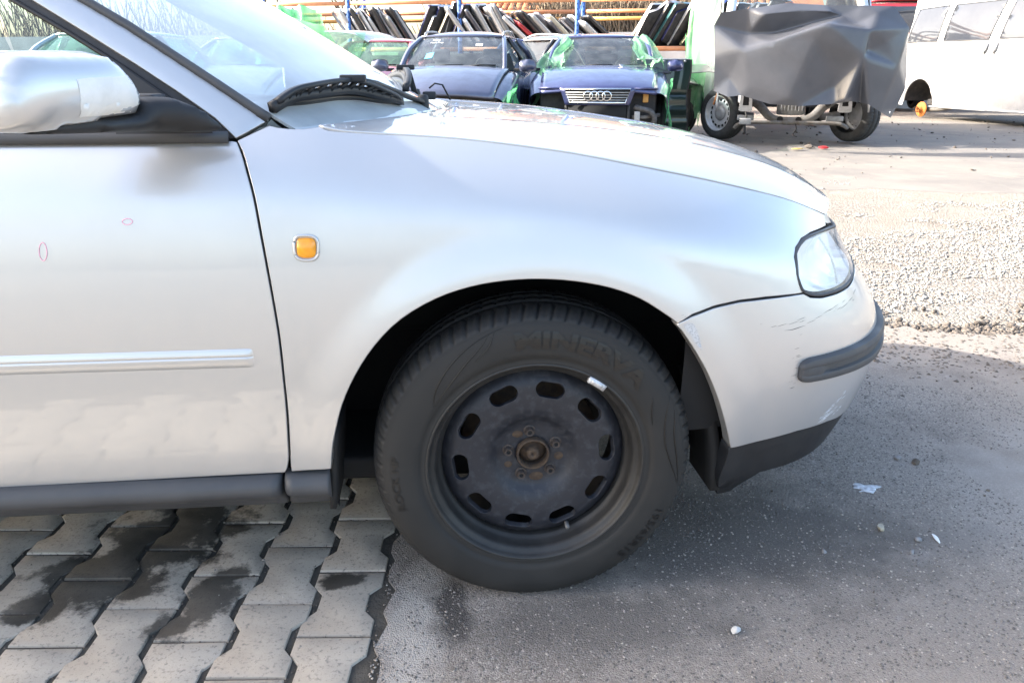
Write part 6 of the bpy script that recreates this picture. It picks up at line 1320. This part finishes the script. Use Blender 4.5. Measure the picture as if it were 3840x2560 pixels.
# --- far background: fence, house with tiled roof, dry hedge, bare trees
V, F = box((0,0,.85), (40,.12,1.9)); fw_ = obj('boundary_wall', V, F, M('wall_plaster'), smooth=False); fw_.location = RP(3, 3.2, 0); fw_.rotation_euler = (0, 0, YAW); tag(fw_, 'long pale plastered wall behind the pallet racks', 'wall')
hs = empty('house', PL['house'], 'low pale building with an orange tiled roof behind the racks', 'building', rz=YAW)
V, F = box((0,3.,1.25), (13,6,2.5)); obj('wall', V, F, M('wall_plaster'), hs, smooth=False)
rf = obj('roof', *thick([(-6.9,-.45,2.42), (6.9,-.45,2.42), (6.9,3,4.2), (-6.9,3,4.2), (6.9,6.5,2.42), (-6.9,6.5,2.42)], [[0,1,2,3], [3,2,4,5]], .1), M('tile_orange'), hs, smooth=False)
V1, F1 = sweep([(0,0,0), (0,.36,.19)], [(.125*math.cos(t), .07*math.sin(t)) for t in np.linspace(0, math.pi, 6)]+[(-.10,-.0), (.10,.0)]); tm = None; cnt = 0
for j in range(7):
    for i in range(42):
        if cnt >= 292: break
        if tm is None: o = obj('tile', V1, F1, M('tile_orange'), rf); tm = o.data
        else: o = bpy.data.objects.new('tile', tm); COL.objects.link(o); o.parent = rf
        o.location = (-5.3+.26*i+.01*(j % 2), -.47+.31*j, 2.50+.16*j+dr.uniform(-.008, .008)); o.rotation_euler = (0, dr.uniform(-.03, .03), dr.uniform(-.03, .03)); cnt += 1
def hedge(n, x0, x1, zl, zh, dd, seed):
    r = random.Random(seed); V = []; F = []
    for _ in range(n):
        s = r.uniform(x0, x1); p = Vector(RP(s, dd+r.uniform(-.4, .4), zl)); h = (zh-zl)*r.uniform(.5, 1.1); t = Vector((r.uniform(-.5, .5), r.uniform(-.3, .3), 1)); pts = [tuple(p), tuple(p+t*h*.5+Vector((r.uniform(-.1, .1), 0, 0))), tuple(p+t*h+Vector((r.uniform(-.25, .25), 0, 0)))]
        v, f = sweep(pts, circ(.012, 3), cap=False); n0 = len(V); V += v; F += [[i+n0 for i in q] for q in f]
    return V, F
V, F = hedge(2600, 1.2, 6.4, 1.7, 2.75, 4.6, 3); o = obj('dry_hedge', V, F, M('twig')); tag(o, 'dry brown twiggy hedge above the wall behind the racks', 'hedge', kind='stuff')
def bare_tree(name, loc, h, seed, label):
    r = random.Random(seed); root = empty(name, loc, label, 'tree', 'bare trees behind the racks'); V = []; F = []; TV = []; TF = []
    def br(p, d, l, rad, lv):
        pts = [p]; q = Vector(p); dd = Vector(d)
        for k in range(4): dd = (dd+Vector((r.uniform(-.22, .22), r.uniform(-.22, .22), r.uniform(-.05, .14)))).normalized(); q = q+dd*l/4; pts.append(tuple(q))
        v, f = tube([tuple(x) for x in pts], lambda t: rad*(1-.55*t), 5 if lv else 8); A, B = (V, F) if lv else (TV, TF); n0 = len(A); A.extend(v); B.extend([[i+n0 for i in x] for x in f])
        if lv < 4:
            for k in range(r.randint(3, 5)):
                t = r.uniform(.3, 1.); i = min(3, int(t*4)); pp = Vector(pts[i]).lerp(Vector(pts[i+1]), t*4-i); nd = (dd+Vector((r.uniform(-1, 1), r.uniform(-1, 1), r.uniform(-.1, .8)))*.85).normalized(); br(tuple(pp), nd, l*r.uniform(.5, .75), rad*.5, lv+1)
    br((0, 0, 0), (r.uniform(-.08, .08), 0, 1), h*.42, h*.016, 0)
    obj('trunk', TV, TF, M('bark'), root); obj('crown', V, F, M('bark'), root); return root
for (s, d_, h, sd_, lb) in ((-3.4,9.,8.,1,'bare tree left of the leftmost blue rack post'), (-.6,10.,7.5,2,'bare tree behind the right-leaning doors'), (.7,7.5,6.5,3,'bare tree just right of the middle blue rack post'), (1.5,9,7.,4,'bare tree left of the dry hedge'), (9.5,14,9,5,'bare tree behind the white passenger van'), (-7,11,9,6,'bare tree seen through the car windows'), (-9.5,9,8,7,'bare tree at the far left beyond the racks')): bare_tree('bare_tree', RP(s, d_, 0), h, sd_, lb)
# trees across the yard behind the photographer, mirrored in the white van's windows
for i, (x, y) in enumerate(((-14,4), (-17,9), (-15,-3), (-19,14))): bare_tree('bare_tree', (x, y, 0), 7.5+i*.4, 20+i, ['nearest','second','third','furthest'][i]+' bare tree left of the yard, mirrored in the white van windows')
# distant leafless wood that closes the horizon
def wood(n, seed):
    r = random.Random(seed); V = []; F = []
    for _ in range(n):
        a = r.uniform(-75, 65); d = r.uniform(42, 60); p = Vector((d*math.sin(R(a)), d*math.cos(R(a)), 0)); h = r.uniform(1.5, 4.2)*(1+.35*math.sin(a*.23)+.2*math.sin(a*.71)); t = Vector((r.uniform(-.35, .35), r.uniform(-.3, .3), 1)); b = r.uniform(0, h*.55)
        pts = [tuple(p+t*b), tuple(p+t*(b+h*.3)+Vector((r.uniform(-.2, .2), 0, 0))), tuple(p+t*(b+h*.6)+Vector((r.uniform(-.4, .4), 0, 0)))]
        v, f = sweep(pts, circ(r.uniform(.012, .035), 3), cap=False); n0 = len(V); V += v; F += [[i+n0 for i in q] for q in f]
    return V, F
V, F = wood(8000, 8); o = obj('distant_wood', V, F, M('twig')); tag(o, 'hazy leafless wood along the horizon beyond the yard', 'wood', kind='stuff')
